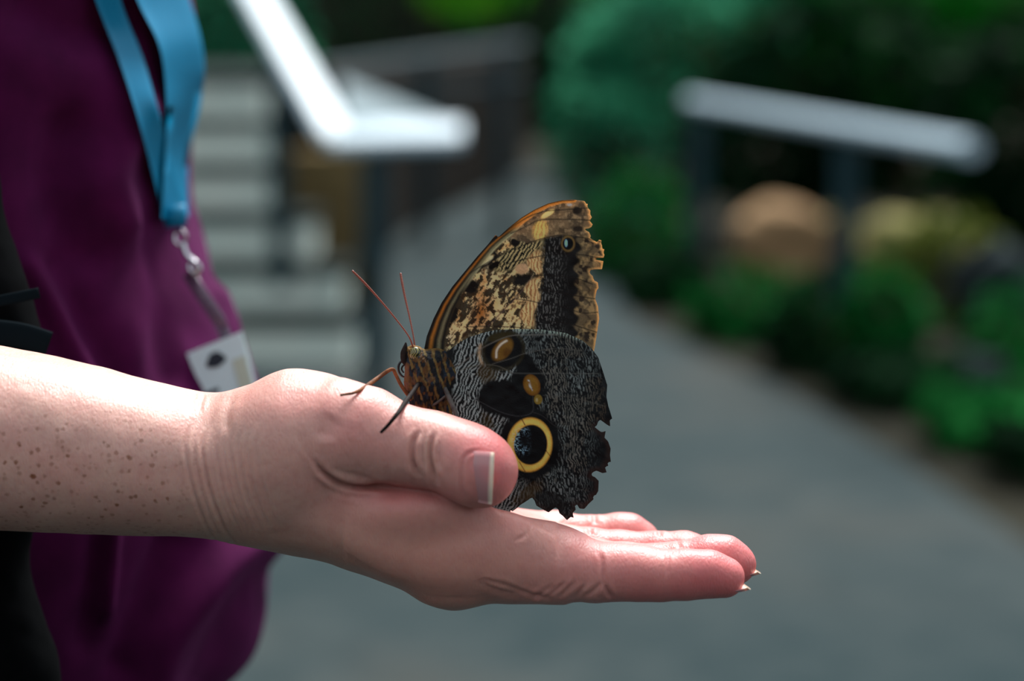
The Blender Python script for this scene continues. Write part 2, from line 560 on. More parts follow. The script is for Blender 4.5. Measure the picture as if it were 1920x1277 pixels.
# ------------------------------------------------------------------ plants, rocks
def leaf_mat(name, c1, c2, trans=0.3):
    m, nt, b = new_mat(name, c1, 0.7, 0, 0.02)
    n = noise_node(nt, 2.2, 3)
    cc = ramp(nt, n.outputs['Fac'], [(0.38, tuple(0.7 * v for v in c1[:3]) + (1,)), (0.5, c1), (0.66, c2)])
    nt.links.new(cc, b.inputs['Base Color'])
    t = nt.nodes.new('ShaderNodeBsdfTranslucent'); nt.links.new(cc, t.inputs['Color'])
    mx = nt.nodes.new('ShaderNodeMixShader'); mx.inputs[0].default_value = trans
    out = nt.nodes['Material Output']
    nt.links.new(b.outputs[0], mx.inputs[1]); nt.links.new(t.outputs[0], mx.inputs[2]); nt.links.new(mx.outputs[0], out.inputs[0])
    return m
LEAF = {
    'teal': leaf_mat('leaf_teal', rgb(24, 92, 66), rgb(66, 150, 112)),
    'green': leaf_mat('leaf_green', rgb(12, 82, 32), rgb(38, 132, 60)),
    'bright': leaf_mat('leaf_bright', rgb(50, 140, 24), rgb(130, 190, 50)),
    'dark': leaf_mat('leaf_dark', rgb(5, 34, 15), rgb(14, 62, 28)),
    'forest': leaf_mat('leaf_forest', rgb(6, 74, 12), rgb(26, 124, 34)),
    'olive': leaf_mat('leaf_olive', rgb(60, 74, 26), rgb(116, 120, 50)),
}
BARK = mottled('bark', rgb(40, 30, 22), rgb(66, 50, 36), 12, 0.9, 0.5, 0.02)
def leaf_shape(L, W):
    """folded pointed leaf, 6 verts"""
    return np.array([[0, 0, 0], [-W / 2, L * 0.45, 0.12 * W], [0, L * 0.5, -0.05 * W], [W / 2, L * 0.45, 0.12 * W], [0, L, -0.22 * L]]), [(0, 2, 1), (0, 3, 2), (1, 2, 4), (2, 3, 4)]
def shrub(label, ctr, rad, n, leaf, kind, name='shrub', group='shrubs along the path', cat='shrub', seed=0, trunk=True):
    """ctr: centre of the crown on the world, rad: three radii, n leaves of length leaf"""
    rg = np.random.default_rng(seed)
    root = empty(name, (ctr[0], ctr[1], 0)); tag(root, label, cat, group)
    base, F0 = leaf_shape(leaf, leaf * 0.46)
    V = []; F = []
    lobes = rg.normal(size=(7, 3)); lobes /= np.linalg.norm(lobes, axis=1, keepdims=True)
    amp = rg.uniform(-0.35, 0.55, 7)
    for i in range(n):
        d = rg.normal(size=3); d /= np.linalg.norm(d)
        s = 1 + sum(a * max(0, float(d @ l)) ** 4 for a, l in zip(amp, lobes))
        r = s * rg.uniform(0.55, 1.0) ** 0.5
        p = np.asarray(ctr) + d * np.asarray(rad) * r
        if p[2] < 0.02: p[2] = rg.uniform(0.02, 0.15)
        out = d * np.array([1, 1, 0.4]) + rg.normal(size=3) * 0.45 + np.array([0, 0, -0.15])
        out /= np.linalg.norm(out)
        nrm = np.array([0, 0, 1.0]) + d * 0.6 + rg.normal(size=3) * 0.35
        nrm -= (nrm @ out) * out; nrm /= np.linalg.norm(nrm); sd_ = np.cross(out, nrm)
        sc = rg.uniform(0.6, 1.25); k = len(V) * 5
        V.append(p + sc * (base[:, :1] * sd_ + base[:, 1:2] * out + base[:, 2:] * nrm))
        F += [tuple(k + a for a in q) for q in F0]
    fo = mesh_obj('foliage', np.concatenate(V), F, LEAF[kind], root)
    fo['kind'] = 'stuff'
    if trunk:
        parts = []
        for j in range(5):
            d = rg.normal(size=2) * 0.5
            tip = np.asarray(ctr) + np.array([d[0] * rad[0], d[1] * rad[1], rad[2] * 0.4])
            b0 = np.array([ctr[0] + d[0] * 0.1 * rad[0], ctr[1] + d[1] * 0.1 * rad[1], 0])
            parts.append(tube(smooth_line([b0, (b0 + tip) / 2 + rg.normal(size=3) * 0.04, tip], 3), np.linspace(0.02, 0.008, 7) * (1 + rad[2]), 6))
        v, F = join(*parts); mesh_obj('stems', v, F, BARK, root)
    return root

def crown(x, y, d, rx, ry, rz=None):
    """crown centred on a picture point at distance d, radii from picture sizes"""
    p = at_depth(x, y, d); s = d / FPX
    return p, (rx * s, (rz or rx) * s * 0.9, ry * s)

SHR = [
    # label, x, y, d, rx, ry, leaves, leaf size, kind
    ('light teal shrub at the far bend of the path', 1150, 300, 12.5, 95, 130, 800, 0.11, 'teal'),
    ('rounded green shrub below the far end of the pale handrail', 1200, 470, 10.5, 75, 130, 800, 0.10, 'green'),
    ('dark shrub at the foot of the farther handrail post', 1255, 560, 9.6, 80, 90, 700, 0.09, 'dark'),
    ('low glossy green shrub between the two handrail posts', 1430, 610, 8.6, 120, 100, 900, 0.09, 'green'),
    ('deep green shrub at the foot of the nearer handrail post', 1560, 650, 7.8, 110, 110, 900, 0.085, 'dark'),
    ('bright green leafy plant right of the nearer handrail post', 1650, 610, 7.4, 70, 75, 500, 0.09, 'green'),
    ('low dark hedge plant spilling over the path edge', 1700, 760, 7.1, 120, 90, 900, 0.08, 'dark'),
    ('green ground plant at the right frame edge by the path', 1850, 830, 6.4, 110, 80, 800, 0.075, 'green'),
    ('dark ground plant at the lower right corner of the planting', 1990, 930, 5.9, 110, 90, 700, 0.075, 'dark'),
    ('olive feathery plant behind the pale handrail', 1790, 500, 9.0, 90, 80, 500, 0.10, 'olive'),
    ('mid green plant among grey rocks at the right edge', 1900, 640, 7.6, 80, 70, 500, 0.08, 'green'),
]
for i, (lb, x, y, d, rx, ry, n, lf, kd) in enumerate(SHR):
    c, r = crown(x, y, d, rx, ry)
    shrub(lb, c, r, n, lf, kd, seed=100 + i)
TREES = [
    ('large teal-green bush rising behind the far end of the pale handrail', 1270, 120, 13.5, 190, 150, 1500, 0.16, 'teal'),
    ('dark leafy tree behind the middle of the pale handrail', 1530, 180, 12.0, 210, 190, 1500, 0.17, 'dark'),
    ('mid green tree crown at the upper right corner', 1720, 60, 13.0, 200, 150, 1500, 0.17, 'forest'),
    ('dark tree at the right frame edge behind the rail end', 1930, 250, 11.0, 170, 230, 1500, 0.16, 'dark'),
    ('tall green tree far behind the path bend', 1420, 10, 21.5, 240, 150, 1500, 0.26, 'forest'),
    ('bright green bush above the far grey handrail', 885, -28, 20.5, 88, 56, 700, 0.16, 'bright'),
    ('dark tree beyond the brown wall', 1040, 90, 24.5, 150, 170, 1300, 0.2, 'dark'),
    ('dark leafy tree beyond the top of the stairs', 650, 20, 23.5, 230, 150, 1500, 0.2, 'dark'),
    ('dull teal bush at the head of the stairs beside the purple shirt', 430, 90, 13.0, 130, 150, 1200, 0.15, 'teal'),
    ('broad dark tree filling the far right background', 1650, 260, 16.0, 330, 260, 2200, 0.2, 'dark'),
    ('dark bush closing the view past the path bend', 1120, 160, 17.0, 110, 160, 900, 0.17, 'dark'),
]
for i, (lb, x, y, d, rx, ry, n, lf, kd) in enumerate(TREES):
    c, r = crown(x, y, d, rx, ry, rx * 0.6)
    shrub(lb, c, r, n, lf, kd, name='tree' if 'tree' in lb else 'bush', group='trees and bushes behind the planting', cat='tree' if 'tree' in lb else 'bush', seed=300 + i)

def boulder(label, x, y, d, rx, ry, mat, seed):
    p = at_depth(x, y, d); s = d / FPX
    bm = bmesh.new(); bmesh.ops.create_icosphere(bm, subdivisions=4, radius=1)
    v = np.array([q.co[:] for q in bm.verts]); F = [tuple(w.index for w in q.verts) for q in bm.faces]; bm.free()
    n = fbm(v[:, 0] * 1.3 + seed, v[:, 1] * 1.3, v[:, 2] * 1.3, seed, 4)
    v = v * (0.45 + 1.05 * n)[:, None]
    v = v * np.array([rx * s, rx * s * 0.8, ry * s]) + p
    v[:, 2] = np.maximum(v[:, 2], -0.03)
    # stand it on the ground: stretch the lower half down
    low = v[:, 2] < p[2]
    f = (p[2] + 0.03) / max(p[2] - v[:, 2].min(), 1e-3)
    v[low, 2] = p[2] - (p[2] - v[low, 2]) * f
    o = mesh_obj('boulder', v, F, mat); tag(o, label, 'rock', 'rocks in the planting')
    return o
TANR = mottled('tan_rock', rgb(120, 94, 68), rgb(150, 122, 92), 4, 0.9, 0.5, 0.03)
OLIR = mottled('mossy_rock', rgb(92, 88, 48), rgb(118, 112, 72), 4, 0.9, 0.5, 0.03)
GRYR = mottled('grey_rock', rgb(20, 30, 33), rgb(38, 47, 48), 4, 0.9, 0.5, 0.03)
boulder('tan boulder between the two posts of the pale handrail', 1465, 446, 9.6, 92, 68, TANR, 3)
boulder('mossy olive boulder right of the nearer handrail post', 1735, 476, 9.6, 125, 76, OLIR, 4)
boulder('grey boulder at the right frame edge below the rail end', 1880, 560, 8.4, 110, 100, GRYR, 5)
boulder('smaller grey rock at the right frame edge above the low plants', 1835, 720, 7.3, 65, 70, GRYR, 6)
boulder('olive grey rock below the tan boulder', 1560, 470, 9.9, 60, 60, OLIR, 8)
HOSE, nt_, b_ = new_mat('black_hose', rgb(8, 11, 11), 0.9, 0, 0.02)
P = [at_depth(*q) for q in ((1860, 455, 7.9), (1800, 500, 7.8), (1745, 575, 7.6), (1715, 660, 7.4), (1700, 760, 7.0))]
v, F = tube(smooth_line(P), 0.028, 8, ref=(0, 1, 0))
o = mesh_obj('curved_hoop', v, F, HOSE); tag(o, 'dark curved hoop arching over plants before the grey boulder', 'hoop')

# ------------------------------------------------------------------ person: arm and hand
def axis(lo, flo, fhi, hi, fine, coarse):
    a = list(np.arange(flo, fhi + fine, fine))
    b = []; s = fine; v = flo
    while v > lo:
        s = min(coarse, s * 1.25); v -= s; b.append(v)
    c = []; s = fine; v = a[-1]
    while v < hi:
        s = min(coarse, s * 1.25); v += s; c.append(v)
    return np.array(b[::-1] + a + c)

FINE = 3.4
def build_arm():
    f = Field(axis(-2150, -1000, 480, 490, FINE, 40), axis(-2300, 40, 530, 560, FINE, 40), axis(-280, -265, 320, 560, FINE, 30))
    # forearm, wrist and palm: (x, top, bottom, depth centre, half depth, squareness)
    st = np.array([(-1000, 560, 1020, 90, 250, 2.0), (-700, 565, 1015, 70, 250, 2.0), (-400, 590, 1006, 45, 240, 2.0), (-200, 616, 1004, 30, 225, 2.0), (0, 650, 1006, 22, 205, 2.1),
        (100, 669, 1009, 22, 198, 2.15), (200, 695, 1012, 22, 190, 2.15), (300, 721, 1014, 24, 182, 2.15), (380, 738, 1019, 28, 176, 2.15), (440, 746, 1029, 34, 174, 2.15),
        (500, 760, 1041, 42, 178, 2.2), (560, 785, 1053, 52, 186, 2.2), (640, 840, 1073, 64, 194, 2.3), (700, 882, 1092, 72, 198, 2.35), (760, 908, 1116, 78, 202, 2.4), (800, 918, 1129, 80, 204, 2.4),
        (850, 930, 1137, 82, 206, 2.4), (900, 946, 1133, 84, 206, 2.4), (950, 964, 1129, 85, 205, 2.4), (1000, 984, 1127, 85, 200, 2.4), (1045, 1000, 1122, 85, 190, 2.4)], dtype=np.float64)
    m = 1 + (st[:, 3] - 0.55 * st[:, 4]) / FPX
    sx = (st[:, 0] - CX) * (1 + st[:, 3] * 0.0 / FPX)
    top = (st[:, 1] - CY) * m; bot = (st[:, 2] - CY) * m
    def arm(X, Y, C):
        xx = X.ravel().astype(np.float64)
        g = lambda v: spl(sx, v, xx)[:, None, None]
        t, b2, cc, rc, p = g(top), g(bot), g(st[:, 3]), g(st[:, 4]), g(st[:, 5])
        tilt = -0.05 * sstep(-400, -60, xx)[:, None, None]
        ry = (b2 - t) / 2
        dy = np.abs(Y - (b2 + t) / 2 - tilt * (C - cc)) / ry + 1e-6
        dc = np.abs(C - cc) / rc + 1e-6
        k0 = (dy ** p + dc ** p) ** (1 / p)
        gy = (dy / k0) ** (p - 1) / ry; gc = (dc / k0) ** (p - 1) / rc
        d = (k0 - 1) / np.sqrt(gy * gy + gc * gc)
        return np.maximum(np.maximum(d, X - sx[-1]), sx[0] - X)
    f.merge(arm, (sx[0] - 60, -200, -300), (sx[-1] + 60, 560, 480), 5)
    # elbow and upper arm, out of the picture
    f.chain([(-1960, 150, 110, 225), (-1990, 60, 130, 235), (-1900, -700, 260, 250), (-1750, -1500, 420, 290)], 120, 60)
    P = lambda *a: np.append(pt(*a[:3]), a[3])
    # fingers
    f.chain([P(955, 1052, -48, 74), P(1045, 1062, -64, 66), P(1118, 1073, -72, 54), P(1165, 1074, -75, 50.5), P(1205, 1076, -77, 49.5), P(1240, 1079, -78, 46.5), P(1285, 1077, -78, 46), P(1328, 1076, -78, 42.5), P(1358, 1082, -78, 38)], 26, 14)
    f.chain([P(960, 1046, 38, 74), P(1060, 1057, 38, 60), P(1110, 1062, 38, 51), P(1175, 1067, 36, 49), P(1270, 1063, 34, 45), P(1330, 1052, 32, 47.5), P(1360, 1052, 32, 46), P(1381, 1058, 31, 38)], 22, 14)
    f.chain([P(930, 1040, 150, 74), P(1060, 1036, 150, 52), P(1107, 1038, 150, 49), P(1160, 1040, 149, 47), P(1230, 1043, 148, 45.5), P(1285, 1041, 146, 46), P(1318, 1044, 145, 38)], 22, 14)
    f.chain([P(900, 1012, 235, 66), P(1040, 1006, 245, 49), P(1113, 1009, 246, 42), P(1160, 1005, 245, 42.5), P(1182, 1005, 244, 41), P(1204, 1011, 243, 35)], 22, 14)
    # gap floor between palm and thumb stays a crease: little blending past the web
    f.ellipsoid(pt(1010, 1035, -52), (95, 48, 48), 34)
    f.ellipsoid(pt(850, 1085, -40), (70, 52, 60), 40)
    f.ellipsoid(pt(845, 1010, -100), (150, 62, 32), 60)
    f.ellipsoid(pt(780, 956, -104), (120, 46, 52), 34)
    def kth(X, Y, C):
        return np.clip(70 - 62 * (X + 420) / 110, 8, 70)
    f.ellipsoid(pt(586, 832, -48), (158, 128, 118), 60)
    f.chain([P(500, 838, -20, 100), P(570, 830, -62, 116), P(640, 815, -92, 100), P(690, 818, -112, 84), P(740, 833, -124, 71), P(780, 841, -131, 66.5), P(812, 845, -136, 65.5), P(850, 855, -143, 65), P(880, 869, -152, 68), P(899, 881, -158, 68)], kth, 18)
    f.ellipsoid(pt(905, 884, -156), (62, 62, 60), 12)
    # web fold
    # pads at the finger roots, thenar slope
    # index knuckle below
    V, Q = f.mesh(smooth=3)
    N = normals(V, Q)
    px = to_pixel(V)
    front = sstep(0.25, -0.15, N[:, 2])
    disp = np.zeros(len(V))
    def crease(line, w, depth, cmax=20, ridge=0.45, fade=True, sel=None):
        nonlocal disp
        L = smooth_line(line, 6)
        idx = np.where((px[:, 0] > L[:, 0].min() - 8 * w) & (px[:, 0] < L[:, 0].max() + 8 * w) & (px[:, 1] > L[:, 1].min() - 8 * w) & (px[:, 1] < L[:, 1].max() + 8 * w) & (V[:, 2] < cmax) & (front > 0))[0]
        if not len(idx): return
        d, tt = poly_dist_t(px[idx], L)
        e = (1 if not fade else np.minimum(sstep(0, 0.3, tt), sstep(1, 0.7, tt)) * 0.9 + 0.1 * np.minimum(sstep(0, 0.05, tt), sstep(1, 0.95, tt)))
        e = e * (np.exp(-(d / w) ** 2) - ridge * np.exp(-((d - 2.3 * w) / (1.2 * w)) ** 2))
        disp[idx] -= depth * e * front[idx]
    # thumb joint folds
    crease([(788, 806), (776, 826), (773, 855), (778, 878), (787, 897)], 4.6, 8.5)
    crease([(800, 804), (794, 830), (793, 858), (797, 885)], 4, 4.6)
    crease([(815, 808), (808, 830), (806, 858), (812, 886), (823, 912)], 4.6, 9.0)
    crease([(826, 815), (822, 840), (822, 865), (827, 890)], 4, 2.2)
    crease([(765, 815), (760, 850), (765, 885)], 5, 1.8)
    # nail folds on the thumb
    crease([(914, 846), (890, 846), (872, 856), (866, 885), (868, 915), (880, 937), (900, 954)], 3.2, 2.0)
    # web crease
    crease([(586, 860), (608, 888), (645, 909), (690, 913), (745, 909)], 5, 9.0)
    crease([(612, 908), (650, 922), (700, 926)], 7, 2.0)
    # finger creases
    crease([(1127, 1034), (1129, 1060), (1131, 1098)], 3.6, 3.6)
    crease([(1131, 1090), (1142, 1112), (1152, 1124)], 4, 3.0)
    crease([(1131, 1088), (1112, 1108), (1090, 1120)], 4, 2.5)
    crease([(1251, 1036), (1252, 1060), (1250, 1085)], 3.4, 2.2)
    crease([(1270, 1012), (1274, 1030)], 4, 2.5, 90)
    crease([(1236, 994), (1238, 1008)], 4, 2.5, 190)
    crease([(1106, 988), (1108, 1004)], 4, 3.0, 190)
    crease([(1114, 964), (1116, 984)], 4, 3.0, 300)
    # palm edge wrinkles near the knuckle of the index finger
    for i, l in enumerate([[(1085, 1085), (1060, 1108), (1040, 1122)], [(1062, 1090), (1040, 1108), (1015, 1122)], [(1100, 1092), (1085, 1112), (1070, 1124)], [(1040, 1095), (1015, 1112), (990, 1124)], [(930, 1086), (965, 1103), (1010, 1118), (1050, 1124)], [(900, 1085), (930, 1092), (960, 1102)]]):
        crease(l, 3.6, 2.2)
    crease([(990, 985), (985, 1003), (962, 1016)], 3.5, 2.0)
    # thenar and first web wrinkles
    for i in range(13):
        x0 = 560 + i * 9
        crease([(x0 - 6, 800 + i * 4), (x0 + 6, 838 + i * 3), (x0 + 30, 868 + i * 2.5), (x0 + 62, 893 + i * 1.2)], 3.4, 0.9)
    # wrist wrinkles
    for i, (x0, dp) in enumerate([(352, 2.0), (368, 1.0), (384, 2.6), (398, 1.0), (410, 1.4), (424, 1.0), (436, 1.2), (452, 1.0), (468, 0.9), (486, 0.8)]):
        crease([(x0 + 16, 780), (x0 - 4, 830), (x0 + 2, 880), (x0 + 14, 930), (x0 + 36, 985), (x0 + 62, 1028)], 3.6, dp * 1.6)
    crease([(384, 738), (378, 752), (372, 775)], 3.5, 2.4, 90)
    crease([(446, 738), (431, 758), (424, 790), (428, 820)], 7, 3.2, 90)
    # tendon and soft hollow where thenar meets thumb
    crease([(628, 778), (615, 800), (608, 830)], 20, 5, ridge=0.2)
    # lower contour of the back of the hand
    crease([(890, 1088), (930, 1105), (985, 1117)], 5, 2.0)
    V = V + N * disp[:, None]
    # slow bumps of flesh
    V = V + N * ((fbm(V[:, 0] / 70, V[:, 1] / 70, V[:, 2] / 70, 3, 2) - 0.5) * 5)[:, None]
    px = to_pixel(V)
    # pigment: pink fingers and palm edge, paler forearm, freckles towards the elbow; underside shade painted in
    x, y = px[:, 0], px[:, 1]
    hand = sstep(380, 900, x)
    fing = sstep(960, 1200, x)
    n = fbm(V[:, 0] / 60, V[:, 1] / 60, V[:, 2] / 60, 9, 3)
    blob = lambda cx, cy, rx, ry: np.exp(-((x - cx) / rx) ** 2 - ((y - cy) / ry) ** 2)
    pink = 0.12 + 0.32 * hand + 0.33 * fing + 0.35 * (n - 0.5)
    pink += 0.45 * blob(890, 835, 55, 40) + 0.5 * blob(940, 880, 45, 70) + 0.4 * blob(760, 930, 110, 25) + 0.22 * blob(650, 790, 40, 50) + 0.3 * blob(1340, 1080, 80, 60) + 0.35 * blob(1390, 1060, 50, 40) + 0.2 * blob(560, 760, 80, 30)
    pink -= 0.25 * blob(1110, 1105, 50, 25) + 0.2 * blob(800, 850, 30, 60)
    freck = sstep(430, 250, x) * sstep(690, 860, y)
    tan = sstep(900, 1060, y) * sstep(1150, 800, x) * 0.35  # underside darkening: some tan, plus shade painted into the skin colour
    return V, Q, np.clip(pink, 0, 1), freck, np.clip(tan, 0, 1)

def skin_material():
    m, nt, b = new_mat('skin', (0.6, 0.4, 0.33, 1), 0.45, 0, 0.42)
    pink = attr_node(nt, 'pink').outputs['Fac']
    tan = attr_node(nt, 'tan').outputs['Fac']
    freck = attr_node(nt, 'freckle').outputs['Fac']
    c = mix_col(nt, pink, rgb(202, 160, 147), rgb(200, 108, 108))
    c = mix_col(nt, tan, c, rgb(160, 118, 92))  # browner underside from the mask: part tan, part painted shade
    # fine mottling
    n = noise_node(nt, 420, 4)
    c = mix_col(nt, math_node(nt, 'MULTIPLY', ramp(nt, n.outputs['Fac'], [(0.45, (0, 0, 0, 1)), (0.7, (1, 1, 1, 1))]), 0.25), c, rgb(172, 108, 102))
    # freckles of two sizes
    for sc, th, w in ((560.0, 0.24, 0.7), (300.0, 0.12, 1.0)):
        tc = nt.nodes.new('ShaderNodeTexCoord')
        v = nt.nodes.new('ShaderNodeTexVoronoi'); v.inputs['Scale'].default_value = sc
        nz = noise_node(nt, sc * 2.5, 2)
        wv_ = nt.nodes.new('ShaderNodeVectorMath'); wv_.operation = 'MULTIPLY_ADD'; wv_.inputs[1].default_value = (0.5 / sc,) * 3
        nt.links.new(nz.outputs['Color'], wv_.inputs[0]); nt.links.new(tc.outputs['Object'], wv_.inputs[2])
        nt.links.new(wv_.outputs[0], v.inputs['Vector'])
        spot = nt.nodes.new('ShaderNodeMapRange')
        spot.inputs[1].default_value = th; spot.inputs[2].default_value = th * 1.9; spot.inputs[3].default_value = 1; spot.inputs[4].default_value = 0
        nt.links.new(v.outputs['Distance'], spot.inputs[0])
        sep = nt.nodes.new('ShaderNodeSeparateColor'); nt.links.new(v.outputs['Color'], sep.inputs[0])
        on = math_node(nt, 'GREATER_THAN', sep.outputs[0], 0.56)
        fac = math_node(nt, 'MULTIPLY', math_node(nt, 'MULTIPLY', math_node(nt, 'MULTIPLY', spot.outputs[0], on), freck), w)
        fac = math_node(nt, 'MULTIPLY', fac, sep.outputs[1])
        c = mix_col(nt, fac, c, rgb(122, 66, 34))
    nt.links.new(c, b.inputs['Base Color'])
    b.inputs['Subsurface Weight'].default_value = 0.35
    b.inputs['Subsurface Radius'].default_value = (1.0, 0.30, 0.16)
    b.inputs['Subsurface Scale'].default_value = 0.006
    # pores and fine skin lines
    tc = nt.nodes.new('ShaderNodeTexCoord')
    mp = nt.nodes.new('ShaderNodeMapping'); mp.inputs['Scale'].default_value = (1.0, 0.6, 0.42); mp.inputs['Rotation'].default_value = (0, 0.35, 0)
    nt.links.new(tc.outputs['Object'], mp.inputs['Vector'])
    v = nt.nodes.new('ShaderNodeTexVoronoi'); v.inputs['Scale'].default_value = 1100; v.feature = 'DISTANCE_TO_EDGE'
    nt.links.new(mp.outputs['Vector'], v.inputs['Vector'])
    n2 = noise_node(nt, 700, 5, 0.6, stretch=(1.0, 0.7, 0.4))
    h = math_node(nt, 'ADD', math_node(nt, 'MULTIPLY', v.outputs['Distance'], 0.7), n2.outputs['Fac'])
    bump(nt, b, h, 0.4, 0.0005)
    return m

SKIN = skin_material()
nail_m, nt_, b_ = new_mat('nail', rgb(222, 176, 172), 0.22, 0, 0.5)
a_ = attr_node(nt_, 'edge')
nt_.links.new(mix_col(nt_, a_.outputs['Fac'], rgb(178, 126, 128), rgb(222, 206, 186)), b_.inputs['Base Color'])
b_.inputs['Subsurface Weight'].default_value = 0.1
b_.inputs['Subsurface Scale'].default_value = 0.002

PERSON = empty('person', (to_world(pt(-100, 640, 1300))[0], to_world(pt(-100, 640, 1300))[1], 0.0))
tag(PERSON, 'person in a purple shirt holding a butterfly on an open right palm', 'person')
V, Q, pink, freck, tan = build_arm()
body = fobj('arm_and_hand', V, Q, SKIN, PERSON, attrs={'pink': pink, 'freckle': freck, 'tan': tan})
body['label'] = 'bare freckled forearm and open right hand, palm up'

def nail(ctr, L, Nn, length, width, bow, white, lift=0.0, thick=3.0, name='fingernail'):
    L = np.asarray(L, float); L /= np.linalg.norm(L)
    Nn = np.asarray(Nn, float); Nn -= (Nn @ L) * L; Nn /= np.linalg.norm(Nn)
    W = np.cross(L, Nn)
    nu, nv = 14, 12
    top = []; e = []
    for i in range(nu + 1):
        u = i / nu
        for j in range(nv + 1):
            v = j / nv * 2 - 1
            ww = width / 2 * (1 - 0.10 * (1 - u) ** 2)
            uu = (u - 0.5) * length
            uu += (0.10 * length * (1 - v * v) if u > 0.5 else 0) * (u - 0.5) * 2 - 0.16 * length * v * v * (-1 if u < 0.5 else 0) * (0.5 - u) * 2
            top.append(np.asarray(ctr) + L * uu + W * ww * v + Nn * (-bow * v * v + lift * u - 0.06 * length * (u - 0.5) ** 2 * 4))
            e.append(float(sstep(1 - white - 0.02, 1 - white + 0.02, u)))
    top = np.array(top); bot = top - Nn * thick
    n = (nu + 1) * (nv + 1); F = []
    for i in range(nu):
        for j in range(nv):
            a = i * (nv + 1) + j
            F.append((a, a + 1, a + nv + 2, a + nv + 1)); F.append((n + a, n + a + nv + 1, n + a + nv + 2, n + a + 1))
    for i in range(nu):
        for j in (0, nv):
            a = i * (nv + 1) + j; F.append((a, a + nv + 1, n + a + nv + 1, n + a))
    for j in range(nv):
        for i in (0, nu):
            a = i * (nv + 1) + j; F.append((a, n + a, n + a + 1, a + 1))
    return fobj(name, np.concatenate([top, bot]), F, nail_m, PERSON, attrs={'edge': e + e})

o = nail(pt(890, 898, -225), (0.86, 0.12, -0.30), (-0.32, 0.22, -0.92), 56, 96, 15, 0.09, lift=1.5, thick=2)
o['label'] = 'pink thumbnail with a white tip'
nail(pt(1359, 1114, -78), (1, -0.08, 0), (0.1, 1, 0), 80, 50, 6, 0.12, thick=1.6)
nail(pt(1380, 1086, 31), (1, -0.12, 0), (0.1, 1, 0), 80, 50, 6, 0.12, thick=1.6)
nail(pt(1318, 1080, 145), (1, -0.1, 0), (0.1, 1, 0), 76, 60, 10, 0.14)
nail(pt(1206, 1045, 243), (1, -0.1, 0), (0.1, 1, 0), 64, 52, 10, 0.14)

# ------------------------------------------------------------------ person: shirt, trousers, shoes
TILT = math.tan(PITCH)
def body_axis(b):                       # depth of the upright body axis at frame height b
    return 1320 + TILT * b * 0.9

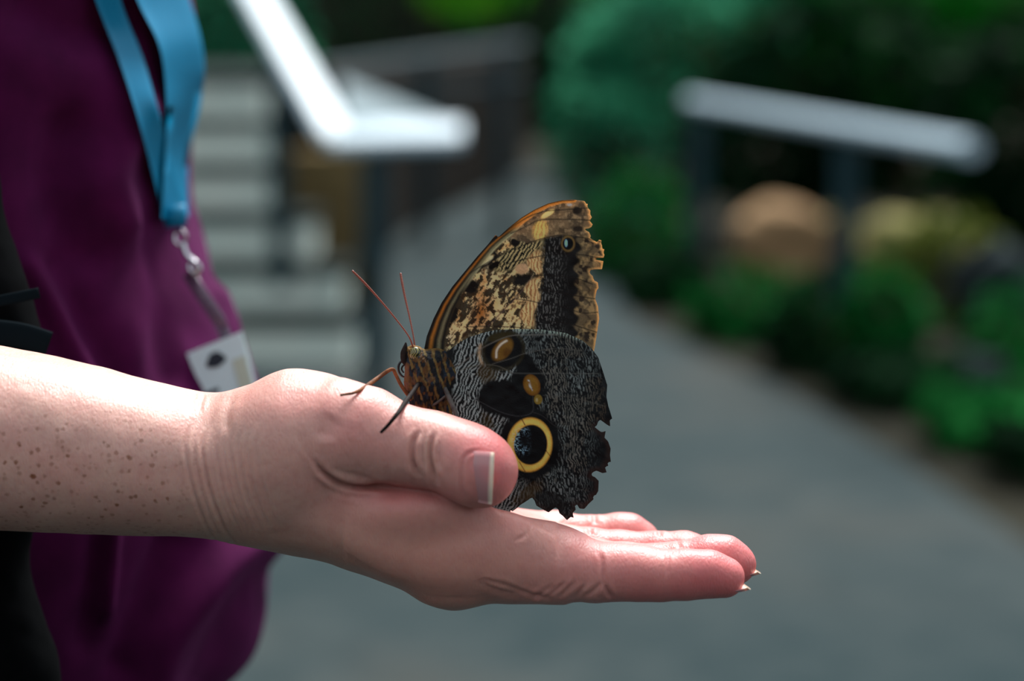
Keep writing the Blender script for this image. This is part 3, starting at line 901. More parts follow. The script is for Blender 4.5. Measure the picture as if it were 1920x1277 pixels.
def build_shirt():
    f = Field(np.arange(-2750, -330, 16), np.arange(-2150, 1500, 16), np.arange(-140, 2700, 16))
    # picture row, front edge in the picture, half width
    st = np.array([(-700, 60, 520), (-500, 160, 900), (-250, 270, 880), (-100, 322, 850), (0, 348, 830), (90, 362, 820), (170, 358, 815), (260, 344, 800), (330, 342, 790), (420, 360, 780), (530, 390, 770), (620, 420, 770),
                   (750, 458, 780), (880, 498, 800), (1000, 511, 820), (1100, 511, 830), (1180, 500, 835), (1235, 478, 838), (1290, 430, 838), (1330, 380, 835), (1380, 320, 830)], float)
    cc = body_axis(0)
    b = (st[:, 0] - CY) * 1.32
    c = np.array([body_axis(v) for v in b]); m = 1 + c / FPX
    b = (st[:, 0] - CY) * m; fr = (st[:, 1] - CX) * m
    back = np.interp(b, [b[0], -800, -200, 300, b[-1]], [-1900, -2300, -2230, -2200, -2350])
    def fn(X, Y, C):
        yy = Y.ravel().astype(float)
        g = lambda v: spl(b, v, yy)[None, :, None]
        F_, B_, H, cx = g(fr), np.interp(yy, b, back)[None, :, None], g(st[:, 2]), g(c)
        rx = (F_ - B_) / 2
        dx = np.abs(X - (F_ + B_) / 2) / rx + 1e-6; dc = np.abs(C - cx) / H + 1e-6
        p = 2.25
        k0 = (dx ** p + dc ** p) ** (1 / p)
        gx = (dx / k0) ** (p - 1) / rx; gc = (dc / k0) ** (p - 1) / H
        d = (k0 - 1) / np.sqrt(gx * gx + gc * gc)
        return np.maximum(np.maximum(d, Y - b[-1]), b[0] - Y)
    f.merge(fn, (-2800, b[0] - 40, 0), (0, b[-1] + 60, 2800), 30)
    # shoulders and sleeve over the upper arm
    f.chain([(-1500, -1350, 600, 330), (-1480, -1480, 1000, 330), (-1450, -1500, 1500, 330), (-1480, -1350, 1980, 320)], 260, 120)
    f.chain([(-1560, -1300, 470, 330), (-1760, -1300, 400, 345), (-1840, -800, 290, 330), (-1860, -560, 270, 320)], 160, 80)
    f.chain([(-1400, -1600, 1200, 330), (-1300, -1900, 1120, 170)], 160, 80)
    f.ellipsoid(np.array([-1862, -480, 262]), (262, 150, 262), 40, sub=True)
    V, Q = f.mesh(2)
    N = normals(V, Q)
    px = to_pixel(V)
    disp = np.zeros(len(V))
    near = sstep(0.5, 0.0, N[:, 2])
    def fold(line, w, h):
        L = smooth_line(line, 5)
        d = poly_dist(px, L)
        disp[:] += near * h * np.exp(-(d / w) ** 2)
    fold([(208, 960), (206, 1060), (200, 1150)], 13, 40)
    fold([(185, 970), (180, 1080), (160, 1200)], 22, -30)
    fold([(500, 1005), (430, 1050), (360, 1120), (300, 1210), (270, 1320)], 40, 60)
    fold([(330, 1020), (290, 1120), (235, 1250)], 34, -50)
    fold([(500, 1080), (440, 1170), (390, 1290)], 34, -30)
    fold([(50, 500), (100, 590), (150, 680), (200, 780)], 26, 46)
    fold([(110, 500), (170, 620), (230, 720)], 34, -40)
    fold([(250, 200), (190, 320), (215, 420)], 46, 60)
    fold([(130, 250), (110, 360), (150, 470)], 46, -50)
    fold([(300, 420), (310, 540), (330, 700)], 40, -34)
    fold([(400, 560), (440, 680), (470, 800)], 26, 22)
    fold([(60, 20), (140, 60), (230, 60)], 50, -40)
    n = fbm(V[:, 0] / 260 + V[:, 1] / 500, V[:, 1] / 520, V[:, 2] / 260, 21, 3) - 0.5
    V = V + N * (disp + 60 * n)[:, None]
    V = laplace(V, Q, 0.5)
    return f, V, Q

FAB, nt_, b_ = new_mat('purple_jersey', rgb(92, 16, 74), 0.9, 0, 0.1)
n_ = noise_node(nt_, 60, 4)
nt_.links.new(ramp(nt_, n_.outputs['Fac'], [(0.3, rgb(56, 5, 45)), (0.7, rgb(72, 10, 58))]), b_.inputs['Base Color'])
n2_ = noise_node(nt_, 900, 3)
bump(nt_, b_, n2_.outputs['Fac'], 0.25, 0.001)
b_.inputs['Sheen Weight'].default_value = 0.12
b_.inputs['Sheen Roughness'].default_value = 0.5
b_.inputs['Sheen Tint'].default_value = rgb(200, 90, 180)

SF, V, Q = build_shirt()
shirt = fobj('shirt', V, Q, FAB, PERSON)
shirt['label'] = 'dark purple short-sleeved shirt'
SHIRT_V = V

def build_trousers():
    ground = 1.0
    f = Field(np.arange(-2500, -700, 24), np.arange(900, 7000, 30), np.arange(400, 3800, 24))
    def leg(c0):
        pts = []
        for b, x, r in ((1100, -1560, 480), (1700, -1560, 500), (2600, -1580, 430), (4000, -1600, 330), (5200, -1620, 300), (6100, -1620, 260), (6900, -1620, 250)):
            pts.append((x, b, c0 + 1180 * 0 + TILT * b * 0.98, r))
        return pts
    f.chain(leg(880), 60, 40); f.chain(leg(1770), 60, 40)
    f.chain([(-1560, 1100, 1100 + TILT * 1100, 560), (-1560, 1100, 1520 + TILT * 1100, 560)], 120, 40)
    return f.mesh(2)
V, Q = build_trousers()
W = to_world(V); W[:, 2] = np.maximum(W[:, 2], 0.035)
mesh_obj('trousers', W, Q, mottled('dark_denim', rgb(26, 26, 34), rgb(40, 40, 52), 60, 0.9, 0.2, 0.002), PERSON)
for c0 in (880, 1770):
    base = to_world(np.array([-1620, 6700, c0 + TILT * 6700]))
    f = Field(np.arange(-130, 260, 8), np.arange(-80, 80, 8), np.arange(0, 140, 8))
    f.chain([(-60, 0, 45, 42), (30, 0, 45, 44), (130, 0, 36, 36), (170, 0, 32, 30)], 10, 20)
    sv, sq = f.mesh(1)
    wv = sv / 1000.0; wv[:, 2] = np.maximum(wv[:, 2] - 0.002, 0.0)
    mesh_obj('shoe', wv + np.array([base[0], base[1], 0.0]), sq[:, ::-1], mottled('shoe_leather', rgb(20, 20, 22), rgb(34, 32, 32), 30, 0.6), PERSON)

# ------------------------------------------------------------------ lanyard with badge
def shirt_depth(x, y, default=None):
    """depth (frame units) where the line of sight through a picture point meets the shirt"""
    d = np.abs(SHIRT_PX[:, 0] - x) + np.abs(SHIRT_PX[:, 1] - y)
    i = np.argsort(d)[:14]
    i = i[d[i] < 40]
    return float(SHIRT_C[i].min()) if len(i) else default
SHIRT_PX = to_pixel(SHIRT_V); SHIRT_C = SHIRT_V[:, 2]

LANY, nt_, b_ = new_mat('blue_webbing', rgb(0, 116, 156), 0.45, 0, 0.25)
w_ = noise_node(nt_, 2200, 2, stretch=(1, 1, 0.25))
bump(nt_, b_, w_.outputs['Fac'], 0.15, 0.0005)
STEEL, nt_, b_ = new_mat('clip_steel', rgb(190, 190, 196), 0.22, 1.0)
PLASTIC, nt_, b_ = new_mat('smoky_vinyl', rgb(120, 96, 120), 0.25, 0, 0.5)
b_.inputs['Transmission Weight'].default_value = 0.55
CARD, nt_, b_ = new_mat('badge_card', rgb(214, 236, 242), 0.35, 0, 0.5)
PRINT, nt_, b_ = new_mat('badge_print', rgb(24, 44, 58), 0.4)

def ribbon(left, right, lift, thick=14, n=10):
    Lp = smooth_line(left, n); Rp = smooth_line(right, n)
    rows = []; dep = None
    ds = []
    for l, r in zip(Lp, Rp):
        row = []
        for t in (0, 0.25, 0.5, 0.75, 1):
            p = l + t * (r - l); d = shirt_depth(p[0], p[1])
            row.append((p, d))
        ds.append(row)
    allp = []
    for row in ds:
        known = [d for _, d in row if d is not None]
        base = max(known) if known else 900.0
        allp.append([(p, (d if d is not None else base + 30)) for p, d in row])
    D = np.array([[d for _, d in row] for row in allp])
    for _ in range(12):
        D[1:-1] = (D[:-2] + D[2:] + 2 * D[1:-1]) / 4
        D[:, 1:-1] = (D[:, :-2] + D[:, 2:] + 2 * D[:, 1:-1]) / 4
    top = np.array([pt(p[0], p[1], D[i, j] - lift) for i, row in enumerate(allp) for j, (p, _) in enumerate(row)])
    m = len(top); bot = top + np.array([0, 0, thick])
    F = []; k = 5; R = len(allp)
    for i in range(R - 1):
        for j in range(k - 1):
            a = i * k + j; F.append((a, a + k, a + k + 1, a + 1)); F.append((m + a, m + a + 1, m + a + k + 1, m + a + k))
        for j in (0, k - 1):
            a = i * k + j; F.append((a, a + k, m + a + k, m + a))
    for j in range(k - 1):
        for i in (0, R - 1):
            a = i * k + j; F.append((a, a + 1, m + a + 1, m + a))
    return np.concatenate([top, bot]), F

LAN = empty('lanyard', to_world(pt(400, 700, 1000)))
tag(LAN, 'bright blue lanyard with metal clip and white badge hanging on the purple shirt', 'lanyard')
v, F = ribbon([(-70, -640), (40, -340), (150, -80), (186, 20), (222, 110), (255, 210), (285, 320), (305, 405)], [(-20, -650), (92, -345), (200, -80), (232, 20), (268, 110), (296, 210), (320, 300), (345, 390)], 34)
fobj('strap', v, F, LANY, LAN)
v, F = ribbon([(40, -640), (130, -340), (225, -80), (262, 10), (300, 90), (312, 190), (308, 300), (303, 410)], [(96, -640), (196, -340), (318, -80), (358, 10), (380, 100), (377, 180), (352, 300), (352, 405)], 60)
fobj('strap', v, F, LANY, LAN)
cz = (shirt_depth(330, 440, 1000) or 1000) - 70
v, F = tube([pt(326, 385, cz), pt(330, 425, cz)], [30, 26], 14, flat=0.45)
fobj('ferrule', v, F, LANY, LAN)
def ring(ctr, r, t, name):
    a = np.linspace(0, 2 * math.pi, 21)
    P = np.array([ctr + np.array([r * math.cos(q), r * 1.25 * math.sin(q), 4 * math.sin(2 * q)]) for q in a])
    v, F = tube(P, t, 8, caps=False)
    return fobj(name, v, F, STEEL, LAN)
ring(pt(338, 446, cz - 6), 14, 5, 'swivel_ring')
v, F = tube(smooth_line([pt(342, 455, cz - 10), pt(350, 478, cz - 12), pt(366, 492, cz - 14), pt(374, 505, cz - 14), pt(364, 517, cz - 12), pt(352, 505, cz - 10)]), 7, 8)
fobj('hook', v, F, STEEL, LAN)
ring(pt(362, 500, cz - 22), 10, 6, 'swivel_ring')
v, F = tube([pt(352, 512, cz - 4), pt(380, 555, cz - 10), pt(410, 600, cz - 14), pt(424, 632, cz - 10)], [15, 16, 16, 14], 12, flat=0.25)
fobj('badge_strap', v, F, PLASTIC, LAN)
cc_ = cz - 6
cor = [pt(336, 668, cc_), pt(452, 622, cc_ - 20), pt(492, 772, cc_ - 10), pt(378, 820, cc_ + 10)]
def quad_slab(cor, th, grow=0.0, dz=0.0):
    cor = np.array(cor); ce = cor.mean(0); cor = ce + (cor - ce) * (1 + grow); cor[:, 2] += dz
    b = cor + np.array([0, 0, th])
    return np.concatenate([cor, b]), [(0, 3, 2, 1), (4, 5, 6, 7), (0, 1, 5, 4), (1, 2, 6, 5), (2, 3, 7, 6), (3, 0, 4, 7)]
v, F = quad_slab(cor, 10)
card = fobj('badge_card', v, F, CARD, LAN, smooth=False)
card['label'] = 'pale blue badge card with a dark emblem'
def on_card(u, w, lift=3):
    c0, c1, c2, c3 = [np.array(c) for c in cor]
    p = (c0 * (1 - u) + c1 * u) * (1 - w) + (c3 * (1 - u) + c2 * u) * w
    return p + np.array([0, 0, -lift])
def decal(name, pts, mat):
    t = np.array([on_card(u, w) for u, w in pts]); b = t + np.array([0, 0, 2.5]); n = len(t)
    fobj(name, np.concatenate([t, b]), [tuple(range(n - 1, -1, -1)), tuple(range(n, 2 * n))] + [(i, (i + 1) % n, n + (i + 1) % n, n + i) for i in range(n)], mat, card, smooth=False)
decal('emblem', [(0.52 + 0.15 * math.cos(a) * (1 + 0.2 * math.sin(3 * a)), 0.20 + 0.09 * math.sin(a)) for a in np.linspace(0, 2 * math.pi, 17)[:-1]], PRINT)
decal('print_bar', [(0.12, 0.52), (0.45, 0.52), (0.45, 0.57), (0.12, 0.57)], PRINT)
PALE, nt_, b_ = new_mat('badge_pale_print', rgb(196, 206, 190), 0.4)
decal('print_field', [(0.76, 0.28), (0.96, 0.28), (0.96, 0.9), (0.76, 0.9)], PALE)

# ------------------------------------------------------------------ black bag at the person's side
BLK = mottled('black_nylon', rgb(4, 5, 6), rgb(7, 8, 10), 240, 0.9, 0.1, 0.001, 0.04)
TEAL, nt_, b_ = new_mat('dark_teal_webbing', rgb(6, 15, 20), 0.9, 0, 0.05)
BAG = empty('shoulder_bag', to_world(pt(-80, 1250, 250)))
tag(BAG, 'black shoulder bag with a dark teal strap behind the bare forearm', 'bag')
f = Field(np.arange(-2150, -780, 14), np.arange(-720, 980, 14), np.arange(180, 520, 14))
def bag_fn(X, Y, C):
    e = spl([-760, -474, -258, 12, 300, 445, 690, 1000], [-1165, -1070, -1040, -962, -965, -990, -930, -910], Y.ravel().astype(float))[None, :, None]
    r = 92.0
    dx = np.maximum(np.maximum(X - e + r, -1640 - X + r), 0); dy = np.maximum(np.maximum(-560 - Y + r, Y - 880 + r), 0)
    return np.sqrt(dx * dx + dy * dy + (C - 345) ** 2) - r
f.merge(bag_fn, (-2200, -760, 150), (-700, 1000, 560), 5)
v, q = f.mesh(2); nn = normals(v, q)
v = v + nn * ((fbm(v[:, 0] / 160, v[:, 1] / 160, v[:, 2] / 160, 5, 3) - 0.5) * 22)[:, None]
fobj('bag_body', v, q, BLK, BAG)
def strap_line(pts, w, mat, name):
    P = np.array([pt(*p) for p in pts]); v, F = tube(smooth_line(P), w, 12, flat=0.22, ref=(0, 0, 1))
    fobj(name, v, F, mat, BAG)
strap_line([(-40, 572, 235), (20, 560, 235), (74, 549, 250)], 11, TEAL, 'side_strap')
strap_line([(-20, 622, 240), (40, 630, 240), (92, 646, 252)], 26, TEAL, 'pocket_trim')
strap_line([(-330, -420, 380), (-260, -240, 340), (-220, -60, 310), (-180, 120, 262)], 34, BLK, 'shoulder_strap')

# ------------------------------------------------------------------ owl butterfly
def signed_dist(P, poly):
    poly = np.asarray(poly, float); d = np.full(len(P), 1e9); ins = np.zeros(len(P), bool)
    n = len(poly)
    for i in range(n):
        a, b = poly[i], poly[(i + 1) % n]
        ab = b - a; t = np.clip(((P - a) @ ab) / (ab @ ab + 1e-12), 0, 1)
        d = np.minimum(d, np.linalg.norm(P - a - t[:, None] * ab, axis=1))
        c = (a[1] > P[:, 1]) != (b[1] > P[:, 1])
        with np.errstate(divide='ignore', invalid='ignore'):
            xi = (b[0] - a[0]) * (P[:, 1] - a[1]) / (b[1] - a[1]) + a[0]
        ins ^= c & (P[:, 0] < xi)
    return np.where(ins, -d, d)

def outline_mesh(poly, h):
    """flat mesh of a traced outline on a fine grid, boundary cells cut along the outline"""
    poly = np.asarray(poly, float)
    x0, y0 = poly.min(0) - 2 * h; x1, y1 = poly.max(0) + 2 * h
    xs = np.arange(x0, x1 + h, h); ys = np.arange(y0, y1 + h, h)
    X, Y = np.meshgrid(xs, ys, indexing='ij')
    G = np.stack([X.ravel(), Y.ravel()], 1)
    s = signed_dist(G, poly).reshape(X.shape)
    vid = -np.ones(X.shape, int); V = []
    ii = np.argwhere(s < 0)
    vid[ii[:, 0], ii[:, 1]] = np.arange(len(ii))
    V = [tuple(v) for v in np.stack([xs[ii[:, 0]], ys[ii[:, 1]]], 1)]
    F = []; cut = {}
    def edge(a, b):
        k = (a, b) if a < b else (b, a)
        if k not in cut:
            fa, fb = s[k[0]], s[k[1]]; t = fa / (fa - fb); t = min(max(t, 0.02), 0.98)
            p, q = np.array([xs[k[0][0]], ys[k[0][1]]]), np.array([xs[k[1][0]], ys[k[1][1]]])
            cut[k] = len(V); V.append(tuple(p + t * (q - p)))
        return cut[k]
    ins = s < 0
    c4 = ins[:-1, :-1].astype(int) + ins[1:, :-1] + ins[1:, 1:] + ins[:-1, 1:]
    for i, j in np.argwhere(c4 == 4):
        F.append((vid[i, j], vid[i + 1, j], vid[i + 1, j + 1], vid[i, j + 1]))
    for i, j in np.argwhere((c4 > 0) & (c4 < 4)):
        cor = [(i, j), (i + 1, j), (i + 1, j + 1), (i, j + 1)]; f = []
        for a, b in zip(cor, cor[1:] + cor[:1]):
            if ins[a]: f.append(int(vid[a]))
            if ins[a] != ins[b]: f.append(edge(a, b))
        if len(f) >= 3: F.append(tuple(f))
    return np.array(V), F, poly

Z1 = lambda L: [(740 + x / 3.991, 360 + y / 3.991) for x, y in L]        # coordinates read on the upper close-up
Z2 = lambda L: [(740 + x / 3.275, 600 + y / 3.275) for x, y in L]        # ... on the lower close-up
FORE = Z1([(220, 1180), (240, 1080), (290, 950), (350, 830), (430, 710), (520, 600), (620, 480), (700, 390), (752, 325), (762, 322), (768, 345), (850, 270), (950, 190), (1050, 130), (1150, 85), (1250, 62), (1330, 57), (1420, 68),
    (1436, 92), (1447, 82), (1440, 112), (1465, 140), (1462, 165), (1476, 190), (1458, 215), (1482, 243), (1472, 262), (1455, 272), (1420, 276), (1430, 290), (1455, 300), (1467, 328), (1462, 345), (1490, 362), (1512, 376), (1530, 358), (1548, 362), (1543, 385), (1553, 402), (1550, 424), (1572, 430), (1560, 448),
    (1570, 470), (1564, 492), (1500, 491), (1498, 506), (1562, 518), (1552, 578), (1500, 578), (1456, 586), (1462, 612), (1482, 628), (1490, 662), (1520, 676), (1526, 720), (1512, 735), (1500, 800), (1512, 830), (1522, 860), (1530, 950), (1515, 1050), (1500, 1150), (1480, 1240), (1300, 1300), (900, 1300), (600, 1280), (330, 1290), (250, 1250)])
HIND = Z2([(300, 215), (330, 190), (380, 150), (450, 110), (520, 85), (600, 65), (750, 55), (900, 58), (1050, 80), (1150, 125), (1210, 175), (1250, 230), (1280, 320), (1305, 400), (1300, 470), (1312, 530), (1322, 560), (1336, 606), (1320, 612), (1324, 655), (1300, 640),
    (1262, 612), (1250, 622), (1240, 650), (1225, 655), (1246, 672), (1270, 690), (1296, 682), (1288, 722), (1310, 745), (1326, 790), (1322, 830), (1328, 872), (1306, 872), (1312, 896), (1290, 900), (1302, 936), (1275, 940), (1240, 925), (1215, 935), (1205, 955), (1230, 965), (1253, 988), (1250, 1050),
    (1236, 1075), (1215, 1080), (1222, 1100), (1190, 1130), (1165, 1160), (1135, 1158), (1120, 1132), (1106, 1138), (1112, 1165), (1092, 1185), (1100, 1215), (1080, 1210), (1058, 1230), (1035, 1205), (1012, 1188), (1004, 1160), (985, 1150), (945, 1182), (905, 1160), (870, 1140), (860, 1110), (842, 1088), (820, 1105), (800, 1118), (772, 1135), (745, 1160), (722, 1176), (706, 1160),
    (712, 1216), (660, 1200), (600, 1172), (520, 1080), (430, 950), (350, 800), (250, 640), (190, 560), (200, 420), (260, 300)])

def stripes(x, y, period, ang, warp, wl, seed, duty=0.5, soft=0.25):
    ca, sa = np.cos(ang), np.sin(ang)
    n = fbm(x / wl, y / wl, None, seed, 3) - 0.5
    u = (x * ca + y * sa) + warp * n * 2
    # breaks and forks
    u = u + period * 0.45 * np.round(vnoise(x / (period * 2.2), y / (period * 3.4), None, seed + 3))
    w = 0.5 + 0.5 * np.cos(2 * math.pi * u / period)
    return sstep(1 - duty - soft, 1 - duty + soft, w)

def lerp(C, col, m):
    return C + (lin(col) - C) * np.clip(m, 0, 1)[:, None]

def ell(x, y, cx, cy, rx, ry, ang=0.0):
    ca, sa = math.cos(ang), math.sin(ang)
    u = (x - cx) * ca + (y - cy) * sa; v = -(x - cx) * sa + (y - cy) * ca
    return np.sqrt((u / rx) ** 2 + (v / ry) ** 2)

def vein(P, C, line, w, colr, amt=0.9):
    return lerp(C, colr, amt * np.exp(-(poly_dist(P, smooth_line(line, 5)) / w) ** 2))

def paint_fore(P):
    x, y = P[:, 0], P[:, 1]
    n = lambda s, seed, o=4, ax=1.0: fbm(x / s, y / (s * ax), None, seed, o)
    C = np.tile(lin((22, 18, 17)), (len(P), 1))
    # ripples on the dark band
    C = lerp(C, (112, 108, 104), 0.8 * stripes(x, y, 5.2, 0.05, 7, 26, 5, 0.30, 0.25) * sstep(0.35, 0.6, n(5, 8, 2)) * sstep(1075, 1040, x + 10 * n(30, 4)))
    # cream field
    zone = signed_dist(P, Z1([(350, 1010), (420, 830), (500, 690), (600, 560), (720, 440), (880, 320), (980, 372), (1110, 390), (1112, 600), (1085, 800), (1050, 900), (1040, 1040), (560, 1080), (430, 1180), (370, 1180)]))
    zone = sstep(4, -4, zone + 9 * (n(14, 31) - 0.5) + 3 * stripes(x, y, 6, 0.1, 4, 20, 77))
    base = np.tile(lin((206, 180, 134)), (len(P), 1))
    base = lerp(base, (216, 208, 176), sstep(0.42, 0.62, n(34, 41)) * sstep(905, 860, x + (y - 560) * 0.6))
    base = lerp(base, (176, 128, 66), sstep(0.54, 0.68, n(22, 43)) * 0.6)
    base = lerp(base, (150, 88, 20), np.exp(-(ell(x, y, 902, 585, 18, 34, 0.2)) ** 2))
    base = lerp(base, (222, 190, 138), np.exp(-(ell(x, y, 970, 590, 44, 30)) ** 2) * 0.8)
    C = C + (base - C) * zone[:, None]
    # dark mottles in the cream field: short bars lying across the wing
    u = (x * 0.82 + y * 0.57); w = (-x * 0.57 + y * 0.82)
    fl = fbm(u / 4.6, w / 12, None, 51, 3)
    dens = 0.445 + 0.07 * np.exp(-(ell(x, y, 980, 600, 55, 34)) ** 2) + 0.05 * np.exp(-(ell(x, y, 920, 545, 26, 22)) ** 2) - 0.07 * np.exp(-(ell(x, y, 850, 600, 30, 40)) ** 2) - 0.06 * np.exp(-(ell(x, y, 955, 480, 50, 32)) ** 2)
    C = lerp(C, (22, 15, 10), zone * sstep(dens + 0.03, dens + 0.075, fl) * 0.94)
    fl2 = fbm(u / 3.2, w / 6, None, 57, 2)
    C = lerp(C, (60, 36, 16), zone * sstep(0.57, 0.66, fl2) * 0.75)
    # zebra bars by the upper field
    bar = sstep(1.15, 0.85, ell(x, y, 972, 478, 52, 18, -0.55))
    C = lerp(C, (190, 170, 120), bar * 0.8); C = lerp(C, (18, 14, 12), bar * stripes(x, y, 6.4, 0.55, 3, 16, 61, 0.55, 0.16))
    # solid dark blots
    for cx, cy, rx, ry, a in ((881, 535, 14, 13, 0.5), (848, 590, 10, 22, 0.35), (980, 525, 16, 15, 0), (965, 455, 9, 8, 0.3), (926, 498, 14, 6, -0.6)):
        C = lerp(C, (20, 13, 9), sstep(1.25, 0.75, ell(x, y, cx, cy, rx, ry, a) + 0.9 * (n(7, int(cx)) - 0.5)))
    C = lerp(C, (176, 150, 116), sstep(1.15, 0.8, ell(x, y, 979, 505, 12, 11) + 0.5 * (n(8, 91) - 0.5)))
    # pale oval loop
    e = ell(x, y, 913, 488, 17, 6.5, -0.6)
    C = lerp(C, (20, 16, 14), np.exp(-((e - 1.15) / 0.3) ** 2)); C = lerp(C, (180, 172, 140), sstep(0.95, 0.7, e))
    # cream band before the dark band
    for yy0, yy1, xc in ((470, 512, 1005), (522, 565, 1000), (560, 612, 992)):
        m = sstep(1.2, 0.8, ell(x, y, xc + 5 * np.sin(y / 8), (yy0 + yy1) / 2, 13, (yy1 - yy0) / 2))
        C = lerp(C, (210, 180, 130), m * 0.85); C = lerp(C, (120, 74, 36), m * stripes(x, y, 7, 0.05, 5, 16, 66, 0.35) * 0.8)
    # apex, brown and translucent
    apex = signed_dist(P, Z1([(800, 330), (950, 180), (1150, 70), (1330, 40), (1460, 60), (1500, 250), (1480, 345), (1400, 340), (1250, 325), (1120, 350), (1000, 392), (900, 350)]))
    apex = sstep(2, -3, apex)
    A = np.tile(lin((124, 100, 72)), (len(P), 1))
    A = lerp(A, (78, 62, 46), sstep(0.45, 0.62, n(12, 71)) * 0.8); A = lerp(A, (168, 140, 104), sstep(0.52, 0.68, n(6, 73)) * 0.6)
    A = lerp(A, (222, 186, 110), sstep(1.2, 0.6, ell(x, y, 1013, 432, 15, 22, 0.25)) * (0.45 + 0.55 * stripes(x, y, 6, 0.15, 5, 18, 78, 0.6)))
    A = lerp(A, (214, 190, 130), sstep(1.2, 0.7, ell(x, y, 1027, 401, 15, 5, -0.55)))
    A = lerp(A, (30, 22, 18), sstep(1.3, 0.7, ell(x, y, 1082, 395, 8, 8) + 0.8 * (n(6, 88) - 0.5)) * 0.9)
    A = lerp(A, (40, 30, 24), sstep(1.2, 0.7, ell(x, y, 1084, 429, 11, 5)) * 0.9)
    A = lerp(A, (150, 150, 150), sstep(1.2, 0.5, ell(x, y, 1068, 384, 6, 3)) * 0.8)
    C = C + (A - C) * apex[:, None]
    # brown scalloped margin
    sc = 1080 + 5 * np.cos((y - 490) / 27.0 * 2 * math.pi) - 10 * sstep(620, 660, y) + 6 * sstep(500, 470, y)
    mar = sstep(-3, 5, x - sc + 6 * (n(10, 81) - 0.5)) * sstep(436, 446, y)
    M = np.tile(lin((104, 86, 62)), (len(P), 1))
    M = lerp(M, (148, 122, 84), sstep(0.45, 0.62, n(9, 83))); M = lerp(M, (52, 40, 30), sstep(0.55, 0.68, n(11, 85)))
    M = lerp(M, (40, 30, 24), np.exp(-((x - sc - 20) / 3) ** 2) * 0.55)
    C = C + (M - C) * mar[:, None]
    # lighter translucent rim
    rim = signed_dist(P, FORE)
    C = lerp(C, (196, 158, 104), sstep(-6, -0.5, rim) * sstep(1085, 1100, x) * 0.8)
    # leading edge: olive and brown streaks along the costa
    cost = poly_dist(P, Z1([(220, 1180), (240, 1080), (290, 950), (350, 830), (430, 710), (520, 600), (620, 480), (700, 390), (770, 330), (850, 270), (950, 190), (1050, 130), (1150, 85), (1250, 62), (1340, 57)]))
    wdt = np.interp(y, [374, 400, 440, 520, 600, 660], [5, 9, 15, 20, 30, 40])
    cm = sstep(1.05, 0.9, cost / wdt)
    q = cost / wdt
    S = np.tile(lin((56, 44, 26)), (len(P), 1))
    S = lerp(S, (150, 96, 34), np.exp(-((q - 0.28) / 0.10) ** 2)); S = lerp(S, (20, 16, 14), np.exp(-((q - 0.10) / 0.10) ** 2))
    S = lerp(S, (18, 16, 16), np.exp(-((q - 0.50) / 0.09) ** 2) * sstep(480, 560, y)); S = lerp(S, (112, 104, 78), np.exp(-((q - 0.68) / 0.10) ** 2)); S = lerp(S, (24, 20, 18), np.exp(-((q - 0.86) / 0.08) ** 2) * sstep(480, 560, y))
    S = lerp(S, (176, 168, 132), np.exp(-((q - 0.92) / 0.14) ** 2) * sstep(560, 500, y) * 0.8)
    S = lerp(S, (190, 130, 50), sstep(440, 415, y) * 0.7)
    C = C + (S - C) * cm[:, None]
    C = lerp(C, (22, 17, 14), sstep(2.6, 1.2, cost) * 0.8)
    # veins
    for L in ([(640, 1050), (760, 940), (900, 790), (980, 690), (1030, 620)], [(900, 800), (1000, 812), (1120, 840), (1260, 860), (1400, 905), (1520, 900)], [(1030, 622), (1180, 628), (1350, 645), (1480, 690)],
              [(560, 610), (640, 560), (800, 470), (960, 400), (1100, 350), (1250, 323), (1400, 340), (1540, 372)], [(790, 560), (900, 520), (1060, 485), (1200, 465), (1400, 470), (1550, 500)], [(1080, 730), (1200, 745), (1350, 775), (1500, 800)],
              [(790, 330), (950, 215), (1100, 150), (1300, 130), (1460, 118)], [(870, 310), (980, 260), (1090, 210), (1300, 205), (1460, 212)], [(1150, 965), (1300, 985), (1420, 1020), (1510, 1050)], [(540, 1010), (700, 1005), (900, 1012), (1040, 1030)]):
        C = vein(P, C, Z1(L), 1.1, (26, 18, 16), 0.85)
    C = lerp(C, (110, 82, 84), 0.5 * np.exp(-(poly_dist(P, Z1([(700, 1003), (770, 938), (905, 798), (985, 698), (1030, 630)])) / 0.7) ** 2))
    # small apical eye
    e = ell(x, y, 1065, 457, 9.5, 11)
    C = lerp(C, (120, 92, 50), np.exp(-((e - 1.2) / 0.2) ** 2)); C = lerp(C, (8, 9, 12), sstep(1.1, 0.9, e))
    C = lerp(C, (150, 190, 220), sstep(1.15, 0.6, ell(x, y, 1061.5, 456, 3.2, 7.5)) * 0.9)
    return C

